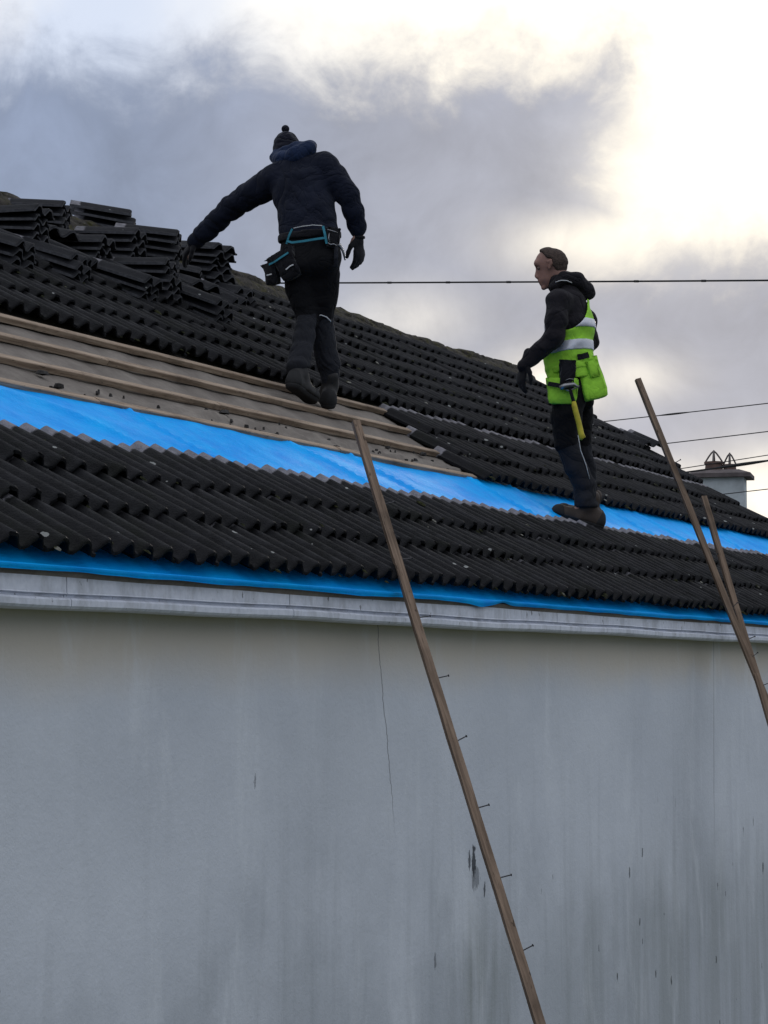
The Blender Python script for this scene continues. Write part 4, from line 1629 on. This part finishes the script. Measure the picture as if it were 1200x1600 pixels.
# head: cranium, face, jaw, nose, brow, ear
hc = B(862, 404, 0)
hs = []
hs += [capsule(B(866, 404, 0), B(858, 402, 0), u2(20.5), u2(19.5), (0, 1, 0), .80)]
hs += [capsule(B(856, 412, 0), B(855, 428, 0), u2(16), u2(13.0), (0, 1, 0), .82)]
hs += [capsule(B(866, 424, 0), B(857, 437, 0), u2(13), u2(7.5), (0, 1, 0), .90)]
hs += [capsule(B(842, 404, -.02), B(842, 404, .02), u2(6), u2(6))]
for q in hs: q['k'] = .012
nose = [capsule(B(842, 413, 0), B(840.5, 424, 0), u2(2.6), u2(3.6)), capsule(B(841.5, 426, -.008), B(841.5, 426, .008), u2(2.4), u2(2.4))]
lips = [capsule(B(845.5, 432.5, -.013), B(845.5, 432.5, .013), u2(2.6), u2(2.6)), capsule(B(847.5, 437, -.011), B(847.5, 437, .011), u2(2.6), u2(2.6))]
chin = [capsule(B(851.5, 442.5, -.008), B(851.5, 442.5, .008), u2(4.2), u2(4.2))]
for q in nose + lips + chin: q['k'] = .007
ears = []
for sd in (-1, 1):
    e_ = chain([B(859, 401.5, sd * .066), B(862.5, 399, sd * .073), B(863.5, 404, sd * .073), B(860, 412, sd * .067)], [u2(2.0), u2(2.4), u2(2.4), u2(2.1)])
    e_ += [capsule(B(860, 402, sd * .060), B(860, 409, sd * .060), u2(2.2), u2(1.8))]
    for q in e_: q['k'] = .004
    ears += e_
b2 += hs + nose + lips + chin + ears


def sockets(F, X, Y, Z):
    for sd in (-1, 1):
        c = B(841.5, 411.5, sd * .030)
        r = np.sqrt((X - c[0]) ** 2 + (Y - c[1]) ** 2 + ((Z - c[2]) * 1.4) ** 2)
        F = smax(F, -(r - u2(3.6)), .008)
    return F


V, Fc = build(b2, .018, .0065, post=sockets)
p2 = link('person', mesh('person_body_profile', relax(V, Fc, 1), Fc, True), None, M_skin, base2, (0, 0, PRZ))
tag(p2, 'person in green hi-vis vest and charcoal hoodie standing in profile, looking down to the left', 'person', 'roofers at work')
for sd in (-1, 1):
    ev_, ef_ = build([ball(B(843.5, 411.5, sd * .029), u2(3.0))], .005, .004)
    link('eye', mesh('eye', ev_, ef_, True), p2, simple('eye_dark', (.10, .065, .055), .5, .1, 10, 0) if sd == -1 else bpy.data.materials['eye_dark'])


def hairline(F, X, Y, Z):
    # keep only crown, back and sides: cut away face, ears and neck
    fx, fz = B(836, 401)[0], B(836, 401)[2]
    c1 = -((X - fx) * .62 + (Z - fz) * .78)        # hairline from the forehead back towards the ear
    c3 = -((X - B(857, 0)[0]) * .98)               # nothing in front of the sideburn below the temple
    low = smax(-(Z - B(0, 427)[2]), -((X - B(866, 412)[0]) * .8 + (Z - B(866, 412)[2]) * .6), .004)
    crown = smin(c1, np.maximum(c3, c1 - .045), .004)
    F = smax(F, crown, .005)
    F = smax(F, low, .006)
    side = np.abs(Y)
    ec = B(859, 405)
    er = np.sqrt(((X - ec[0])) ** 2 + ((Z - ec[2]) * .8) ** 2)
    F = np.where(side > .045, smax(F, -(er - .020), .006), F)
    return F


hh_ = [capsule(B(866.5, 403, 0), B(858, 401, 0), u2(23.0), u2(22.7), (0, 1, 0), .84), capsule(B(872, 404, 0), B(874, 416, 0), u2(16.5), u2(12.5), (0, 1, 0), .95)]
part('hair', hh_, M_hair, p2, .02, .0055, post=hairline, wr=(.0012, 120, 4))

# hoodie
HJ = []
HJ += chain([B(896, 585, 0), B(893, 545, 0), B(893, 505, 0), B(889, 470, 0)], [u2(31), u2(29), u2(33), u2(29)], (0, 1, 0), 1.35)
HJ += [capsule(B(877, 466, -.15), B(891, 462, .17), u2(20), u2(20))]
HJ += chain([B(874, 464, -.17), B(871, 492, -.20), B(868, 520, -.21)], [u2(18.5), u2(16.5), u2(15)], rip=(0.0010, 2, .4))
HJ += chain([B(868, 521, -.21), B(848, 540, -.185), B(832, 554, -.165), B(819, 566, -.15)], [u2(15), u2(13), u2(11.2), u2(10.5)], rip=(0.0015, 1.5, .5))
HJ += chain([B(892, 464, .18), B(918, 495, .21), B(923, 528, .20)], [u2(19), u2(16), u2(14)], rip=(0.0015, 2, .4))
HJ += chain([B(923, 528, .20), B(893, 558, .22)], [u2(13.5), u2(10.5)], rip=(0.0015, 2, .4))
HJ += [capsule(B(887, 450, 0), B(876, 437, 0), u2(22), u2(18.5), (0, 1, 0), 1.05)]


def hem2(F, X, Y, Z):
    F = smax(F, (810 - 588) / S2 - Z, .01)
    # open neck: hollow above the collar so that the throat shows
    return F


ho = part('hoodie', HJ, M_hoodie, p2, .028, .008, wr=(.0030, 38, 25), post=hem2)
HD = []
HD += chain([B(868, 440, -.085), B(884, 426, -.085), B(904, 430, -.06), B(918, 446, 0)], [u2(8), u2(9), u2(11), u2(12)])
HD += chain([B(868, 440, .085), B(884, 426, .085), B(904, 430, .06), B(918, 446, 0)], [u2(8), u2(9), u2(11), u2(12)])
HD += [capsule(B(898, 434, -.03), B(918, 450, 0), u2(12), u2(11)), capsule(B(898, 434, .03), B(918, 450, 0), u2(12), u2(11)), capsule(B(914, 446, 0), B(924, 453, 0), u2(11), u2(7))]
part('hood', HD, M_hoodie, p2, .022, .0075, wr=(.0018, 50, 9))
arc([B(870, 434, -.125), B(879, 431, -.128), B(888, 431.5, -.125), B(896, 435, -.115)], .0034, 'piping', M_piping, ho)

# hi-vis vest: an open shell over the torso
VT = []
VT += chain([B(896, 585, 0), B(893, 545, 0), B(893, 505, 0), B(890, 470, 0)], [u2(35), u2(32.5), u2(35.5), u2(31.5)], (0, 1, 0), 1.40)
VT += [capsule(B(862, 545, -.06), B(872, 590, -.07), u2(12), u2(14)), capsule(B(868, 500, -.04), B(864, 545, -.05), u2(12), u2(12))]


def vest_cut(F, X, Y, Z):
    F = np.abs(F) - .006
    F = smax(F, (810 - 592) / S2 - Z + .12 * (X + .02), .006)                 # hem
    F = smax(F, Z - (810 - 463) / S2, .006)                                      # top
    # deep arm openings on both sides
    for sd in (-1, 1):
        c = B(880, 470)
        dx_ = (X - c[0]) / u2(38)
        dz_ = (Z - c[2]) / u2(47)
        r = (np.sqrt(dx_ ** 2 + dz_ ** 2) - 1) * u2(38)
        F = np.where(sd * Y > .035, smax(F, -r, .006), F)
    # open front
    fr = (X - B(868, 0)[0])
    F = np.where((X < B(866, 0)[0]) & (np.abs(Y) < .03), smax(F, .01 + fr * 0, .004), F)
    F = np.where((X < B(880, 0)[0]) & (Z > (810 - 500) / S2), smax(F, .01 + 0 * X, .004), F)
    return F


vest = part('hi_vis_vest', VT, M_hivis, p2, .03, .006, it=1, wr=(.0030, 42, 31), post=vest_cut)
VB = [dict(q, ra=q['ra'] + .005, rb=q['rb'] + .005) for q in VT]
for (pz, tilt, hw) in ((505.5, .10, 7.2), (539, .10, 8.2)):
    def band(F, X, Y, Z, pz=pz, tilt=tilt, hw=hw):
        F = vest_cut(F, X, Y, Z)
        return smax(F, np.abs(Z - (810 - pz) / S2 - tilt * X) - u2(hw), .002)
    bnd = part('reflective_band', VB, M_refl, vest, .03, .005, it=1, wr=(.0030, 42, 31), post=band)

# trousers
T = []
T += [capsule(B(891, 600, -.02), B(899, 600, .02), u2(29), u2(29), (0, 1, 0), 1.3)]
T += chain([B(892, 605, -.08), B(886, 650, -.10), B(885, 690, -.10)], [u2(27), u2(23), u2(18.5)], rip=(0.0015, 2, .2))
T += chain([B(902, 605, .08), B(908, 650, .09), B(910, 690, .10)], [u2(24), u2(19), u2(15)], rip=(0.0015, 2, 1.2))
T += [capsule(B(912, 612, 0), B(914, 622, 0), u2(16), u2(15))]
tr2 = part('trousers', T, M_black, p2, .03, .008, wr=(.0034, 32, 45))
T2 = chain([B(885, 688, -.10), B(900, 725, -.095), B(913, 755, -.085), B(916, 785, -.08)], [u2(18), u2(17), u2(16.5), u2(18.5)], rip=(0.0020, 1.4, .2))
T2 += chain([B(910, 688, .10), B(919, 730, .10), B(923, 778, .10)], [u2(14.5), u2(12.5), u2(12.5)], rip=(0.0015, 2, 1.2))
lw = part('trouser_leg', T2, M_grey, tr2, .02, .0075, wr=(.0036, 38, 49), post=lambda F, X, Y, Z: smax(F, (810 - 792) / S2 - Z, .01))
tag(lw, 'charcoal lower trouser legs bunched over the boots')
arc([B(904, 676, -.165), B(908, 700, -.16), B(916, 722, -.15), B(922, 745, -.14)], .0025, 'piping', M_piping, tr2)

boot(p2, B(940, 826, -.06), B(859, 804, -.08), B(921, 790, -.07), -1, M_bootb)
boot(p2, B(938, 823, .10), B(866, 802, .10), B(924, 787, .10), 1, M_bootb)

part('glove', hand_prims(wN, hd2, (.5, .3, -.1), (-.4, -.6, .1), r=.0115, curl=(.30, .34), sc=1.1), M_glove, p2, .010, .0045)
part('glove', hand_prims(wF, (-.6, -.4, -.4), (0, -.3, -1), (-.3, -.5, .5), r=.0115, curl=(.4, .4), sc=1.06), M_glove, p2, .010, .005)

# green tool belt with pouches
tb2 = part('tool_belt', [capsule(B(893, 572, -.01), B(899, 572, .01), u2(37), u2(37), (0, 1, 0), 1.32)], M_hivis, p2, .01, .0075,
           post=lambda F, X, Y, Z: smax(np.abs(F) - .006, np.abs(Z - (810 - 571) / S2 - .18 * X) - .024, .004))
sack('pouch', B(924, 587, -.115), u2(36), u2(66), .075, M_hivis, tb2, (radians(-4), radians(-14), radians(18)), taper=1.25)
sack('pouch', B(928, 572, -.150), u2(20), u2(26), .05, M_hivis, tb2, (radians(-4), radians(-14), radians(18)), taper=.9)
sack('pouch', B(880, 607, -.165), u2(48), u2(40), .085, M_hivis, tb2, (radians(2), radians(2), radians(-6)), taper=.96)
sack('holster', B(888, 580, -.200), u2(25), u2(44), .05, M_pouch, tb2, (radians(2), radians(3), 0), taper=.95)
strap('webbing', [B(858, 595, -.20), B(870, 597, -.225), B(884, 600, -.232), B(898, 600, -.23)], .026, .006, M_pouch, tb2, (0, -1, 0))
strap('webbing', [B(904, 553, -.19), B(912, 552, -.195), B(921, 549, -.18)], .034, .006, M_pouch, tb2, (.2, -1, 0))
strap('webbing', [B(896, 554, -.17), B(899, 562, -.18), B(902, 574, -.18)], .026, .006, M_hivis, tb2, (0, -1, 0))
strap('webbing', [B(922, 544, -.165), B(924, 556, -.175)], .026, .006, M_hivis, tb2, (.2, -1, 0))
arc([B(882, 603, -.238), B(890, 606, -.245), B(900, 602, -.24), B(906, 598, -.22)], .005, 'clip', M_steel, tb2)
arc([B(884, 590, -.232), B(891, 587, -.236), B(898, 588, -.232)], .003, 'clip', M_steel, tb2)

ham2 = link('hammer', MB().tube([B(889, 592, -.24), B(893, 608, -.245), B(898, 625, -.25)], [.010, .010, .011], 10).me('hammer_shaft', True), None, M_pouch, base2, (0, 0, PRZ))
tag(ham2, 'hammer with yellow grip hanging from the green tool belt', 'hammer')
link('grip', MB().tube([B(897.5, 623, -.25), B(899, 632, -.25), B(905, 655, -.252), B(909, 674, -.254), B(911, 681, -.254), B(912, 682, -.254)], [.013, .017, .0165, .0175, .021, .012], 12).me('hammer_grip', True), ham2, M_yellow)
link('hammer_head', MB().tube([B(876, 602, -.255), B(884, 598, -.255), B(898, 596, -.255), B(906, 601, -.252)], [.014, .016, .013, .005], 10).me('hammer_head', True), ham2, M_steel)
